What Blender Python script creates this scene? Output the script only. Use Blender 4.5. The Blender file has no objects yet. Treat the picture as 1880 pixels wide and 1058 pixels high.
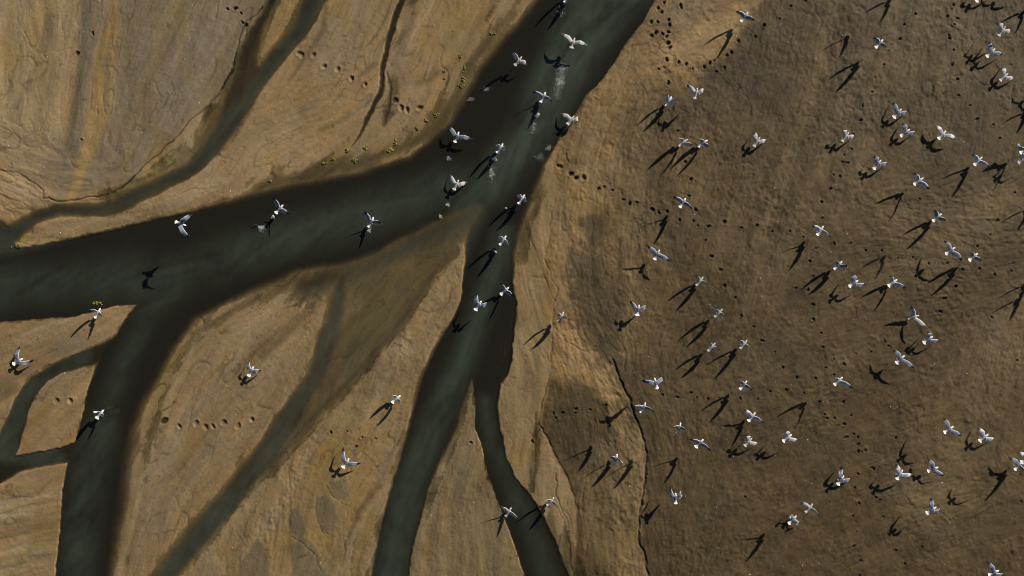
import bpy, math, random
import numpy as np
from mathutils import Vector

# ------------------------------------------------------------------ camera, sky, sun, exposure
sc = bpy.context.scene
COL = sc.collection
S = 0.025            # metres per photograph pixel on the ground
HC = 32.0            # height of the drone above the flats
cam_d = bpy.data.cameras.new('camera')
cam = bpy.data.objects.new('camera', cam_d)
COL.objects.link(cam)
cam.location = (0, 0, HC)
cam_d.angle = 2 * math.atan(940 * S / HC)
cam_d.clip_end = 3000
cam_d.clip_start = 0.1
sc.camera = cam

SUN_EL = math.radians(25.0)
# shadows fall towards -x, -y ; the sun stands to +x, +y
SUN_AZ = math.radians(45.0)
world = bpy.data.worlds.new('World')
sc.world = world
world.use_nodes = True
wn = world.node_tree
bg = wn.nodes['Background']
sky = wn.nodes.new('ShaderNodeTexSky')
sky.sky_type = 'NISHITA'
sky.sun_disc = False
sky.sun_elevation = SUN_EL
sky.sun_rotation = SUN_AZ
wn.links.new(sky.outputs[0], bg.inputs[0])
sky.air_density = 0.5
sky.dust_density = 0.2
bg.inputs[1].default_value = 0.05
sun_d = bpy.data.lights.new('sun', 'SUN')
sun_d.energy = 5.0
sun_d.angle = math.radians(0.55)
sun_d.color = (1.0, 0.9, 0.76)
sun = bpy.data.objects.new('sun', sun_d)
COL.objects.link(sun)
sdir = Vector((-math.cos(SUN_EL) * math.cos(SUN_AZ), -math.cos(SUN_EL) * math.sin(SUN_AZ), -math.sin(SUN_EL)))
sun.rotation_euler = sdir.to_track_quat('-Z', 'Y').to_euler()
sun.location = (30, 30, 30)
sc.view_settings.view_transform = 'Standard'
sc.view_settings.look = 'None'
sc.view_settings.gamma = 1
sc.view_settings.use_curve_mapping = False
sc.view_settings.exposure = 0.45
sc.render.engine = 'CYCLES'
sc.cycles.pixel_filter_type = 'BLACKMAN_HARRIS'
sc.cycles.filter_width = 1.05

KX = -math.cos(SUN_AZ) / math.tan(SUN_EL)      # shadow shift per metre of height, photo x
KY = math.sin(SUN_AZ) / math.tan(SUN_EL)       # and photo y (downwards)


def P2W(px, py, z=0.0):
    """the point at height z that is seen at photograph pixel (px, py)"""
    f = 1 - z / HC
    return Vector(((px - 940) * S * f, (529 - py) * S * f, z))


# ------------------------------------------------------------------ numeric helpers
RNG = np.random.RandomState(11)
LAT = [RNG.rand(256, 256).astype(np.float32) for _ in range(6)]


def vn(x, y, k=0):
    """smooth value noise, -1..1"""
    x = x + 37.7 * k
    y = y - 19.3 * k
    xi = np.floor(x).astype(np.int32)
    yi = np.floor(y).astype(np.int32)
    fx = (x - xi).astype(np.float32)
    fy = (y - yi).astype(np.float32)
    fx = fx * fx * (3 - 2 * fx)
    fy = fy * fy * (3 - 2 * fy)
    L = LAT[k % 6]
    x0 = xi & 255
    x1 = (xi + 1) & 255
    y0 = yi & 255
    y1 = (yi + 1) & 255
    a = L[y0, x0] * (1 - fx) + L[y0, x1] * fx
    b = L[y1, x0] * (1 - fx) + L[y1, x1] * fx
    return (a * (1 - fy) + b * fy) * 2 - 1


def fbm(x, y, k=0, o=4, g=0.5):
    s = 0
    a = 1.0
    n = 0
    c, d = 0.8, 0.6
    for i in range(o):
        s = s + a * vn(x, y, k + i)
        n += a
        x, y = (c * x - d * y) * 2.03 + 11.3, (d * x + c * y) * 2.03 + 5.1
        a *= g
    return s / n


def sstep(a, b, x):
    t = np.clip((x - a) / (b - a), 0, 1)
    return t * t * (3 - 2 * t)


# grid: dense in the frame, widening outwards to the horizon
def axis(lo, hi, step):
    n = int(round((hi - lo) / step))
    core = np.linspace(lo, hi, n + 1)
    d = step
    ext = []
    p = 0.0
    while p < 30000:
        d *= 1.08
        p += d
        ext.append(p)
    ext = np.array(ext)
    return np.concatenate([(lo - ext)[::-1], core, hi + ext])


GX = axis(-36, 1916, 1.6)
GY = axis(-36, 1094, 1.6)
NX, NY = len(GX), len(GY)
X0, Y0 = np.meshgrid(GX, GY)
X0 = X0.astype(np.float32)
Y0 = Y0.astype(np.float32)
# edges of everything wander a little
WX = X0 + 3.0 * fbm(X0 / 38, Y0 / 38, 1, 3) + 1.0 * vn(X0 / 7, Y0 / 7, 2)
WY = Y0 + 3.0 * fbm(X0 / 38, Y0 / 38, 4, 3) + 1.0 * vn(X0 / 7, Y0 / 7, 5)


def bbox(pts, m):
    xs = [p[0] for p in pts]
    ys = [p[1] for p in pts]
    i0 = max(0, np.searchsorted(GX, min(xs) - m) - 1)
    i1 = min(NX, np.searchsorted(GX, max(xs) + m) + 1)
    j0 = max(0, np.searchsorted(GY, min(ys) - m) - 1)
    j1 = min(NY, np.searchsorted(GY, max(ys) + m) + 1)
    return slice(j0, j1), slice(i0, i1)


def segd(x, y, a, b):
    dx, dy = b[0] - a[0], b[1] - a[1]
    l2 = dx * dx + dy * dy + 1e-6
    t = np.clip(((x - a[0]) * dx + (y - a[1]) * dy) / l2, 0, 1)
    d = np.sqrt((x - a[0] - t * dx) ** 2 + (y - a[1] - t * dy) ** 2)
    return d, t


def poly(pts, soft=6, warp=True, inset=0.5):
    """mask of a closed outline; each point may carry its own softness (third value).
    inset: where the edge sits inside the blend (0 = the blend lies wholly inside)"""
    pts = [(p[0], p[1], p[2] if len(p) > 2 else soft) for p in pts]
    mx = max(p[2] for p in pts) + 10
    sl = bbox(pts, mx)
    x = (WX if warp else X0)[sl]
    y = (WY if warp else Y0)[sl]
    dm = np.full(x.shape, 1e9, np.float32)
    ws = np.zeros(x.shape, np.float32)
    wt = np.zeros(x.shape, np.float32)
    ins = np.zeros(x.shape, bool)
    n = len(pts)
    for i in range(n):
        a, b = pts[i], pts[(i + 1) % n]
        d, t = segd(x, y, a, b)
        np.minimum(dm, d, out=dm)
        w = 1 / (d + 2) ** 3
        ws += w * (a[2] + t * (b[2] - a[2]))
        wt += w
        if a[1] != b[1]:
            c = ((a[1] > y) != (b[1] > y)) & (x < (b[0] - a[0]) * (y - a[1]) / (b[1] - a[1]) + a[0])
            ins ^= c
    sd = np.where(ins, dm, -dm)
    sf = ws / wt
    m = sstep(-sf * inset, sf * (1 - inset), sd)
    return sl, m


def line(pts, w=3, soft=2, warp=True):
    """mask along a polyline; points may carry their own half width"""
    pts = [(p[0], p[1], p[2] if len(p) > 2 else w) for p in pts]
    mx = max(p[2] for p in pts) + soft + 8
    sl = bbox(pts, mx)
    x = (WX if warp else X0)[sl]
    y = (WY if warp else Y0)[sl]
    m = np.zeros(x.shape, np.float32)
    for i in range(len(pts) - 1):
        a, b = pts[i], pts[i + 1]
        d, t = segd(x, y, a, b)
        hw = a[2] + t * (b[2] - a[2])
        m = np.maximum(m, 1 - sstep(hw - soft * 0.5, hw + soft * 0.5, d))
    return sl, m


def blob(cx, cy, rx, ry, rot=0, soft=0.5):
    r = max(rx, ry) * 1.5
    sl = bbox([(cx - r, cy - r), (cx + r, cy + r)], 4)
    x = WX[sl] - cx
    y = WY[sl] - cy
    c, s = math.cos(math.radians(rot)), math.sin(math.radians(rot))
    u = (x * c + y * s) / rx
    v = (-x * s + y * c) / ry
    d = np.sqrt(u * u + v * v)
    return sl, 1 - sstep(1 - soft, 1 + soft * 0.6, d)


# ------------------------------------------------------------------ water: D is how deep a spot lies under the sheet
D = np.zeros_like(X0)
B = 420    # how far channels run on outside the frame


def water(pm, depth):
    sl, m = pm
    D[sl] = 1 - (1 - D[sl]) * (1 - m * depth)


def dmax(pm, depth):
    sl, m = pm
    D[sl] = np.maximum(D[sl], m * depth)


SH = 5
main = [(-B, 478, 30), (0, 462, 22), (60, 452, 14), (112, 441, 10), (217, 420, 8), (260, 410, 8), (301, 398, 12), (357, 386, 16),
        (480, 352, 34), (560, 334, 34), (654, 318, 32), (751, 288, 28), (790, 258, 26), (827, 222, 30), (850, 180, 34), (880, 125, 38),
        (925, 68, 40), (975, 8, 40), (1020, -60, 30), (1200, -B, 10),
        (1420, -B, 4), (1240, -60, 4), (1200, 0, 4), (1180, 38, 4), (1155, 71, 4), (1134, 105, 4), (1104, 148, 4), (1073, 179, 4), (1058, 204, 5),
        (1026, 255, 6), (1014, 278, 10), (1000, 303, 22), (984, 349, 30), (960, 413, 30), (945, 464, 22), (941, 520, 10), (949, 558, 6),
        (944, 597, 5), (941, 630, 5), (935, 683, 5), (919, 706, 7), (914, 750, 8), (919, 790, 6), (924, 801, 5), (927, 839, 5), (945, 877, 5), (972, 907, 5),
        (986, 928, 8), (1001, 954, 12), (1018, 992, 14), (1046, 1058, 14), (1160, 1058 + B, 12),
        (1060, 1058 + B, 8), (963, 1058, 6), (947, 1005, 5), (925, 951, 4), (917, 928, 4), (897, 877, 4), (882, 813, 5), (872, 790, 5), (871, 742, 6), (867, 697, 10),
        (850, 742, 20), (838, 790, 24), (814, 839, 20), (786, 898, 14), (770, 954, 10), (757, 1005, 8), (749, 1058, 6), (700, 1058 + B, 8),
        (600, 1058 + B, 14), (679, 1058, 16), (695, 982, 14), (715, 905, 14), (733, 847, 16), (748, 788, 18), (757, 750, 18), (777, 686, 14), (803, 630, 10),
        (829, 591, 7), (844, 553, 6), (849, 520, 8), (852, 490, 12), (853, 450, 24), (862, 413, 30), (880, 380, 40),
        (835, 400, 60), (760, 432, 44), (715, 455, 40), (690, 472, 40), (623, 490, 44), (547, 502, 44), (480, 530, 44), (421, 556, 40), (357, 590, 36), (322, 640, 40),
        (290, 699, 44), (268, 737, 50), (248, 790, 60), (240, 850, 70), (232, 916, 70), (220, 980, 60), (206, 1058, 50), (190, 1058 + B, 40),
        (60, 1058 + B, 8), (102, 1058, 5), (106, 1018, 5), (111, 941, 5), (114, 890, 5), (124, 852, 8), (139, 812, 5), (143, 790, 5), (151, 762, 5), (158, 724, 6),
        (176, 675, 9), (195, 640, 10), (209, 622, 6), (228, 591, 6), (250, 561, 6),
        (209, 562, 8), (170, 572, 8), (128, 581, 6), (77, 586, 6), (0, 592, 8), (-B, 640, 8)]
water(poly(main, inset=0.3), 1.0)
w5 = [(212, 618, 8), (153, 645, 10), (115, 657, 12), (51, 691, 12), (38, 711, 10), (15, 760, 8), (0, 795, 8), (-60, 850, 8), (-B, 900, 10), (-B, 1000, 8), (-80, 905, 6), (0, 889, 8),
      (38, 869, 12), (77, 859, 12), (122, 850, 8), (150, 840, 10), (150, 800, 10), (135, 813, 4), (77, 829, 4), (29, 836, 4), (39, 811, 5), (44, 788, 6), (53, 755, 7), (67, 726, 6), (85, 702, 6), (112, 686, 6), (176, 672, 10), (215, 650, 10)]
water(poly(w5, inset=0.2), 0.62)
w7 = [(-B, 440, 20), (0, 420, 22), (26, 409, 18), (64, 388, 16), (97, 376, 10), (128, 374, 10), (179, 373, 16), (217, 364, 22), (255, 350, 24), (294, 330, 24), (332, 305, 26), (362, 272, 30), (385, 232, 26), (404, 190, 24), (421, 143, 20),
      (436, 100, 12), (454, 60, 8), (484, 18, 6), (510, -40, 8), (620, -B, 8), (680, -B, 8), (540, -60, 8), (508, 10, 18), (487, 60, 24), (474, 100, 22), (477, 120, 16), (511, 94, 8), (536, 64, 6), (549, 43, 8), (554, 0, 8), (580, -60, 8),
      (700, -B, 8), (760, -B, 8), (622, -60, 6), (600, 0, 6), (582, 38, 6), (554, 77, 6), (521, 115, 6), (483, 163, 6), (455, 210, 8), (416, 262, 8), (398, 285, 6), (370, 313, 6), (345, 331, 8), (306, 351, 12), (268, 369, 12),
      (230, 387, 8), (189, 399, 6), (143, 397, 6), (102, 397, 8), (77, 408, 8), (51, 425, 6), (26, 441, 12), (0, 460, 20), (-B, 500, 20)]
water(poly(w7, inset=0.3), 0.42)
dmax(line([(600, -40, 14), (572, 12, 14), (545, 62, 12), (500, 112, 10), (462, 170, 9), (430, 222, 9), (400, 262, 9), (352, 310, 9), (300, 334, 8), (240, 362, 7), (180, 384, 8), (110, 386, 8), (60, 402, 8), (20, 430, 14), (-80, 470, 20)], soft=26), 0.62)
dmax(line([(520, -40, 7), (480, 40, 7), (455, 90, 7), (442, 150, 6), (440, 200, 6)], soft=12), 0.5)
# thin creeks at the top
dmax(line([(748, -60, 7), (739, 0, 5.5), (730, 24, 5), (719, 50, 4.5), (711, 80, 4), (706, 104, 3.8), (702, 130, 3.6), (701, 153, 3.6), (697, 172, 3.6), (688, 190, 3.6), (680, 208, 3.2), (672, 222, 2.6), (666, 238, 1.8), (655, 256, .8), (644, 272, 0)], soft=6), 0.55)
dmax(line([(760, -40, 14), (748, 20, 12), (730, 80, 10), (718, 140, 9), (714, 200, 7), (712, 230, 3)], soft=20), 0.14)
dmax(line([(712, 132, 1), (716, 155, 2), (716, 175, 2.4), (713, 195, 2.6), (710, 212, 2.4), (708, 229, 1.4)], soft=5), 0.4)
# broad shallow run through the middle
w9 = [(625, 495, 40), (603, 528, 16), (600, 579, 12), (590, 604, 8), (582, 648, 8), (567, 678, 6), (547, 719, 6), (508, 775, 6), (480, 818, 6), (408, 890, 6), (370, 931, 6), (345, 967, 6), (306, 1018, 6), (278, 1058, 6), (120, 1058 + B, 8),
      (190, 1058 + B, 8), (309, 1058, 6), (345, 1028, 6), (388, 992, 6), (419, 954, 6), (447, 910, 8), (470, 891, 10), (503, 863, 12), (545, 820, 14), (572, 795, 14), (598, 757, 14), (636, 716, 8), (664, 690, 5), (690, 660, 4), (710, 637, 4), (746, 593, 4),
      (776, 548, 4), (800, 512, 5), (846, 468, 8), (850, 430, 30), (760, 440, 40)]
water(poly(w9, inset=0.25), 0.22)
dmax(line([(625, 505, 12), (618, 560, 16), (610, 620, 16), (590, 680, 14), (556, 735, 12), (510, 800, 12), (460, 860, 14), (410, 920, 14), (365, 975, 16), (325, 1020, 14), (280, 1080, 14), (100, 1350, 20)], soft=40), 0.48)
dmax(line([(600, 600, 8), (577, 690, 14), (534, 765, 20), (488, 832, 20), (434, 898, 17), (386, 952, 18), (335, 1016, 17), (292, 1076, 17), (150, 1300, 24)], soft=18), 0.44)
dmax(line([(480, 860, 6), (420, 930, 10), (370, 985, 12), (320, 1040, 12), (270, 1100, 12)], soft=24), 0.62)
dmax(line([(820, 470, 5), (780, 525, 9), (742, 580, 9), (700, 632, 8), (655, 682, 8), (610, 730, 8), (565, 775, 8), (530, 815, 8), (490, 860, 8)], soft=26), 0.34)
dmax(line([(650, 500, 6), (680, 470, 6), (700, 455, 6)], soft=14), 0.35)
# the narrow run beside the right arm, and the pale bar inside it
dmax(line([(985, 760, 3), (986, 830, 4), (978, 900, 4)], soft=6), 0.18)
dmax(line([(655, 985, 3), (640, 1058, 3)], soft=5), 0.05)
sl, m = line([(930, 622, 2), (926, 650, 3.5), (921, 668, 2)], soft=5)
D[sl] *= 1 - 0.55 * m
sl, m = blob(640, 425, 1, 1)

dmax(poly([(-B, 395), (-10, 405), (20, 418), (32, 432), (24, 446), (30, 458), (10, 478), (-B, 480)], 12), .55)
# drowned bar at the meeting of main channel and broad run
dmax(line([(905, 362, 26), (868, 396, 32), (800, 428, 30), (740, 458, 26), (690, 482, 24), (630, 505, 26), (560, 525, 20)], soft=70), 0.42)
dmax(poly([(640, 500), (700, 470), (800, 430), (870, 400), (852, 460), (800, 510), (740, 590), (690, 650), (640, 700), (600, 640), (600, 540)], 50), 0.15)
# wide drowned margins
for pts_, w_, sf_, dd_ in (([(480, 345), (560, 322), (654, 300), (751, 268), (800, 235), (832, 190), (862, 120), (910, 60), (965, -20)], 6, 60, .3),
                           ([(623, 500), (547, 515), (480, 545), (421, 575), (360, 612), (330, 660), (305, 720), (275, 800), (262, 900), (240, 1000), (225, 1100)], 6, 50, .26),
                           ([(-60, 440), (30, 440), (112, 436)], 4, 30, .2),
                           ([(985, 350), (962, 400), (950, 470)], 4, 36, .25),
                           ([(395, 210), (370, 262), (325, 295), (285, 325), (240, 350), (190, 368)], 4, 40, .22),
                           ([(698, 980), (722, 905), (741, 840), (758, 780)], 4, 30, .25), ([(684, 1058), (678, 1090)], 4, 30, .25),
                           ([(840, 745), (822, 810), (790, 880), (768, 940)], 6, 36, .22),
                           ([(1010, 960), (1040, 1020), (1070, 1080)], 6, 40, .22)):
    dmax(line(pts_, 4, sf_ * 1.5), dd_ * 1.15)
D *= 1 + .12 * fbm(X0 / 30, Y0 / 30, 2, 3) * (D < .6)
D = np.clip(D, 0, 1)

# ------------------------------------------------------------------ lie of the flow
FV = [(50, 100, .12, -1), (180, 200, .2, -1), (300, 150, .35, -1), (400, 60, .3, -1), (600, 60, .5, -.9), (800, 120, .42, -.9), (560, 260, .9, -.4), (700, 240, .7, -.7), (150, 400, 1, -.2),
      (20, 340, 1, .3), (60, 620, 1, -.5), (60, 950, 1, -.28), (60, 1040, 1, -.4), (110, 760, .8, -.7), (300, 800, .45, -.9), (230, 980, .2, -1), (420, 620, .72, -.6), (480, 700, .65, -.75), (420, 850, .6, -.7),
      (650, 600, .5, -.85), (700, 700, .5, -.85), (500, 980, .25, -1), (620, 900, .35, -1), (780, 600, .4, -.9), (850, 980, .05, -1), (820, 880, .35, -.9), (980, 750, .03, -1), (1030, 450, -.05, -1),
      (1060, 650, .5, .85), (1130, 760, .4, .9), (1100, 950, .1, 1), (1180, 950, 0, 1), (1250, 60, 1, -.4), (1120, 200, .5, -.9), (1300, 300, .3, -.9), (1450, 150, .5, -.9), (1300, 600, .5, -.8), (1600, 200, .3, -.9),
      (1500, 700, .9, -.5), (1700, 450, 1, 0), (1700, 850, .9, -.4), (1400, 950, .8, -.6), (1850, 700, .4, -.9), (1800, 100, .3, -.9), (300, 500, .95, -.3), (700, 380, .9, -.35)]
cx = np.zeros_like(X0)
cy = np.zeros_like(X0)
for (fx, fy, vx, vy) in FV:
    a = 2 * math.atan2(vy, vx)
    w = 1 / ((X0 - fx) ** 2 + (Y0 - fy) ** 2 + 900) ** 1.5
    cx += w * math.cos(a)
    cy += w * math.sin(a)
ANG = 0.5 * np.arctan2(cy, cx) + 0.42 * fbm(X0 / 75, Y0 / 75, 3, 3)
VX, VY = np.cos(ANG), np.sin(ANG)
del cx, cy


def lic(scale, steps, ds, k):
    """noise smeared along the flow"""
    s = np.zeros_like(X0)
    wsum = 0
    for sg in (-1, 1):
        x, y = X0.copy(), Y0.copy()
        for i in range(steps):
            w = 1 - i / steps
            s += w * vn(x / scale, y / scale, k)
            wsum += w
            x += sg * ds * VX
            y += sg * ds * VY
    return s / wsum


streak = lic(9.0, 9, 8.0, 0) * 1.9
fine = lic(3.0, 7, 3.0, 2) * 1.9
big = fbm(X0 / 150, Y0 / 150, 2, 4)
mid = fbm(X0 / 40, Y0 / 40, 0, 4)
grain = fbm(X0 / 5.0, Y0 / 5.0, 3, 3)
specky = vn(X0 / 2.2, Y0 / 2.2, 4)

# ------------------------------------------------------------------ what the ground is made of (its own colours)
C = np.zeros(X0.shape + (3,), np.float32)
REL = np.full(X0.shape, 0.30, np.float32)      # how rough the surface is


def col(pm, rgb, op=1.0):
    sl, m = pm
    m = (m * op)[..., None]
    C[sl] = C[sl] * (1 - m) + np.array(rgb, np.float32) * m


def rough(pm, amt=.5, sc_=26, k=3, sharp=.22):
    sl, m = pm
    n = fbm(WX[sl] / sc_, WY[sl] / sc_, k, 4, .6)
    inner = 4 * m * (1 - m)
    return sl, sstep(.5 - sharp, .5 + sharp, m + amt * n * np.minimum(1, inner + .15))


def rel(pm, v, op=1.0):
    sl, m = pm
    m = m * op
    REL[sl] = REL[sl] * (1 - m) + v * m


SAND = (0.285, 0.185, 0.092)
PALE = (0.33, 0.235, 0.13)
GREY = (0.205, 0.155, 0.10)
OCH = (0.30, 0.192, 0.078)
MUD = (0.092, 0.064, 0.033)
MUDL = (0.165, 0.118, 0.065)
TAN = (0.29, 0.19, 0.095)
WETP = (0.088, 0.064, 0.036)
C[:] = SAND
# pale sand on the far left
col(poly([(-B, -B), (150, -B), (140, 0), (140, 120), (120, 250), (90, 350), (0, 300), (-B, 250)], 50), PALE, .8)
# grey flat between pale sand and the upper channel
col(poly([(150, -60), (520, -60), (470, 30), (430, 120), (395, 180), (300, 265), (240, 330), (110, 366), (100, 310), (130, 200), (145, 100)], 22), GREY, .85)
col(blob(345, 100, 60, 120, 15, .8), (0.225, 0.18, 0.125), .7)
col(line([(155, -20), (160, 60), (150, 130), (137, 200), (128, 270)], 9, 12), (0.16, 0.125, 0.085), .7)
# ochre ribbon
col(line([(206, -10, 8), (208, 40, 11), (196, 90, 19), (188, 150, 22), (182, 200, 21), (165, 260, 17), (152, 300, 13), (140, 340, 10), (128, 368, 10)], soft=9), OCH, .85)
col(line([(172, 210, 5), (160, 262, 6), (148, 310, 7), (132, 364, 7)], soft=8), (0.36, 0.24, 0.10), .6)
col(blob(193, 122, 7, 20, 4, .5), GREY, .8)
col(line([(300, 20), (290, 90), (270, 150), (245, 220), (225, 290), (225, 330)], 12, 22), (0.20, 0.145, 0.075), .55)
col(line([(270, 40), (262, 90), (240, 150), (225, 200)], 6, 10), (0.25, 0.195, 0.13), .6)
col(line([(90, 30), (85, 60), (78, 90)], 9, 10), (0.19, 0.14, 0.09), .7)
col(line([(110, 250), (95, 290), (85, 320)], 10, 16), (0.2, 0.15, 0.09), .5)
col(line([(60, 70), (55, 130), (62, 160)], 3, 6), (0.38, 0.26, 0.14), .5)
# wedge at the left edge
col(poly([(-B, 290), (0, 316), (35, 322), (60, 340), (80, 360), (60, 375), (0, 385), (-B, 390)], 8), (0.36, 0.24, 0.125), .8)
rel(poly([(-B, 290), (0, 316), (35, 322), (60, 340), (80, 360), (60, 375), (0, 385)], 8), .7)
# strip between scarp and upper channel
col(poly([(478, 20), (440, 70), (425, 130), (385, 205), (300, 280), (240, 335), (200, 358), (250, 352), (330, 300), (390, 230), (430, 140), (470, 60)], 10), (0.28, 0.2, 0.1), .6)
rel(poly([(400, 190), (300, 275), (240, 335), (270, 345), (340, 300), (400, 215)], 8), .6)
# bar between the two arms up there
col(poly([(500, 15), (552, -10), (548, 40), (530, 65), (500, 95), (478, 118), (470, 95), (482, 55)], 10), (0.30, 0.19, 0.075), .8)
# middle upper sand
col(blob(640, 60, 60, 110, 25, .8), (0.295, 0.21, 0.125), .7)
col(blob(770, 90, 40, 90, 25, .8), (0.32, 0.215, 0.12), .6)
col(blob(830, 60, 36, 60, 20, .8), (0.25, 0.175, 0.075), .7)
col(line([(600, 0, 5), (595, 50, 5), (575, 90, 5), (548, 120, 4), (530, 150, 2)], soft=8), (0.16, 0.10, 0.05), .7)
col(line([(720, 0, 2), (708, 35, 2), (690, 65, 2), (670, 86, 1.5)], soft=3), (0.12, 0.085, 0.045), .7)
col(line([(760, 0, 10), (745, 60, 9), (733, 110, 7), (725, 160, 7), (722, 210, 7)], soft=10), (0.2, 0.14, 0.07), .6)
col(line([(905, 0, 9), (880, 45, 8), (855, 85, 7), (835, 120, 6), (790, 140, 10), (765, 155, 6)], soft=16), (0.17, 0.115, 0.05), .6)
col(line([(690, 118, 5), (670, 135, 5), (650, 142, 2), (600, 155, 1.5), (570, 162, 1.2)], soft=5), (0.17, 0.115, 0.06), .65)
col(line([(680, 185, 3), (650, 210, 3), (610, 228, 5), (585, 240, 4)], soft=7), (0.17, 0.12, 0.045), .7)
col(blob(560, 200, 30, 9, -28, .8), (0.18, 0.14, 0.09), .5)
col(blob(505, 180, 14, 8, -20, .8), (0.18, 0.14, 0.09), .5)
col(line([(635, 158), (612, 188)], 1.5, 3), (0.12, 0.09, 0.05), .6)
# browner fringe where sand runs under the main channel
col(line([(480, 350, 12), (560, 325, 14), (640, 305, 16), (720, 275, 18), (790, 235, 14), (830, 190, 12), (860, 130, 12), (900, 70, 10)], soft=34), (0.17, 0.115, 0.055), .75)
col(blob(660, 260, 60, 18, -25, .8), (0.22, 0.155, 0.065), .5)
# long bar between upper and main channel
col(poly([(60, 430), (120, 402), (200, 402), (300, 365), (400, 310), (470, 230), (540, 180), (560, 260), (470, 330), (360, 375), (280, 398), (100, 438)], 16), (0.30, 0.205, 0.11), .7)
col(line([(60, 415, 3), (58, 440, 3)], soft=4), (0.3, 0.22, 0.09), .5)
col(blob(42, 440, 15, 9, -40, .6), (0.27, 0.20, 0.04), .9)
col(line([(84, 420), (86, 442)], 3, 4), (0.28, 0.2, 0.06), .7)
col(line([(250, 402, 3), (300, 392, 5), (350, 382, 5)], soft=8), (0.16, 0.12, 0.04), .6)
# spit at lower left
col(poly([(-B, 600), (0, 594), (130, 584), (245, 562), (228, 592), (208, 620), (150, 645), (50, 690), (0, 740), (-B, 800)], 10), (0.30, 0.195, 0.1), .8)
col(poly([(75, 645), (130, 610), (165, 615), (160, 640), (110, 655)], 12), (0.2, 0.15, 0.09), .7)
col(line([(-20, 640, 8), (30, 615, 7), (60, 595, 5), (90, 585, 4)], soft=12), (0.19, 0.13, 0.05), .6)
col(line([(40, 665, 4), (100, 658, 4)], soft=8), (0.27, 0.17, 0.06), .6)
col(blob(8, 715, 26, 22, 0, .8), (0.15, 0.11, 0.04), .7)
col(line([(88, 745, 6), (70, 765, 7), (55, 775, 5)], soft=7), (0.27, 0.175, 0.05), .8)
# fan at the bottom left
for (yy, c_, o_) in ((905, OCH, .6), (925, PALE, .7), (945, (0.30, 0.23, 0.13), .6), (962, (0.25, 0.17, 0.08), .6), (990, OCH, .6), (1012, PALE, .6), (1030, (0.23, 0.16, 0.08), .6), (1050, PALE, .5)):
    col(line([(-60, yy + 22, 6), (20, yy, 6), (70, yy - 12, 4), (100, yy - 14, 2)], soft=9), c_, min(1, o_ * 1.4))
    rel(line([(-60, yy + 22, 6), (20, yy, 6), (70, yy - 12, 4)], soft=9), .6)
col(poly([(70, 930), (112, 925), (106, 1010), (60, 1010)], 14), (0.26, 0.165, 0.065), .7)
col(line([(65, 990, 4), (45, 1020, 6), (20, 1058, 8)], soft=8), (0.22, 0.16, 0.05), .6)
# sand between left arm and broad shallow run
col(poly([(480, 545), (590, 515), (600, 590), (575, 660), (500, 780), (400, 890), (300, 1000), (230, 1058), (215, 980), (240, 850), (270, 760), (330, 640)], 14), (0.265, 0.175, 0.09), .8)
for ln, c_, w_, o_ in (([(330, 640), (290, 740), (265, 850), (245, 930), (225, 1030)], (0.21, 0.145, 0.055), 9, .7),
                       ([(355, 640), (315, 720), (280, 830), (258, 900), (235, 1000), (215, 1058)], (0.33, 0.235, 0.125), 6, .7),
                       ([(460, 580), (400, 650), (340, 740), (310, 790)], (0.31, 0.215, 0.115), 10, .5),
                       ([(560, 570), (480, 640), (420, 690), (352, 768)], (0.165, 0.11, 0.05), 5, .65),
                       ([(585, 560), (550, 590), (520, 620), (480, 655)], (0.13, 0.085, 0.035), 6, .6),
                       ([(590, 530), (540, 555), (490, 600), (430, 650)], (0.29, 0.2, 0.11), 10, .6),
                       ([(440, 660), (390, 720), (345, 770), (300, 850)], (0.25, 0.19, 0.115), 14, .5),
                       ([(575, 630), (560, 670), (520, 710), (480, 760)], (0.2, 0.14, 0.06), 5, .5)):
    col(line(ln, w_, w_ * 1.7), c_, o_)
for _ in range(34):
    t = random.Random(_ + 5)
    bx, by = t.uniform(300, 560), t.uniform(600, 960)
    if by > 1500 - 1.55 * bx - 30 or by < 900 - 0.95 * bx + 150:
        continue
    col(blob(bx, by, t.uniform(6, 18), t.uniform(3, 7), t.uniform(-60, -30), .9), (0.17, 0.125, 0.075), t.uniform(.2, .5))
col(blob(285, 950, 26, 60, 25, .9), (0.24, 0.19, 0.125), .6)
col(blob(390, 825, 34, 12, -28, .8), (0.2, 0.155, 0.1), .6)
col(line([(300, 978), (318, 972)], 2, 3), (0.13, 0.1, 0.05), .7)
# shallow bank inside the broad run
col(poly([(680, 545), (720, 530), (725, 570), (700, 610), (665, 650), (640, 690), (632, 640), (650, 580)], 24), (0.24, 0.165, 0.07), .7)
col(poly([(790, 400), (860, 420), (850, 470), (790, 520), (700, 560), (640, 520), (700, 480)], 40), (0.22, 0.15, 0.07), .6)
# middle tongue between broad run and middle arm
TONG = [(838, 470), (848, 480), (850, 530), (826, 590), (776, 686), (745, 790), (710, 905), (680, 1058), (660, 1058 + B), (240, 1058 + B), (309, 1058), (388, 992), (447, 910), (500, 866), (575, 795), (640, 714), (700, 650), (790, 525)]
col(poly(TONG, 6), (0.25, 0.17, 0.085), .8)
rel(poly(TONG, 6), .55)
col(poly([(560, 830), (660, 780), (720, 790), (690, 860), (660, 930), (620, 1000), (560, 1058), (500, 1058), (520, 940), (530, 880)], 26), (0.27, 0.175, 0.07), .75)
col(poly([(640, 700), (700, 690), (740, 720), (690, 790), (590, 800)], 20), (0.27, 0.18, 0.08), .6)
col(blob(765, 620, 34, 46, 30, .6), (0.30, 0.195, 0.09), .6)
col(blob(738, 640, 22, 34, 25, .6), (0.29, 0.205, 0.125), .7)
rel(blob(738, 632, 18, 30, 25, .5), 1.3)
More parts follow.
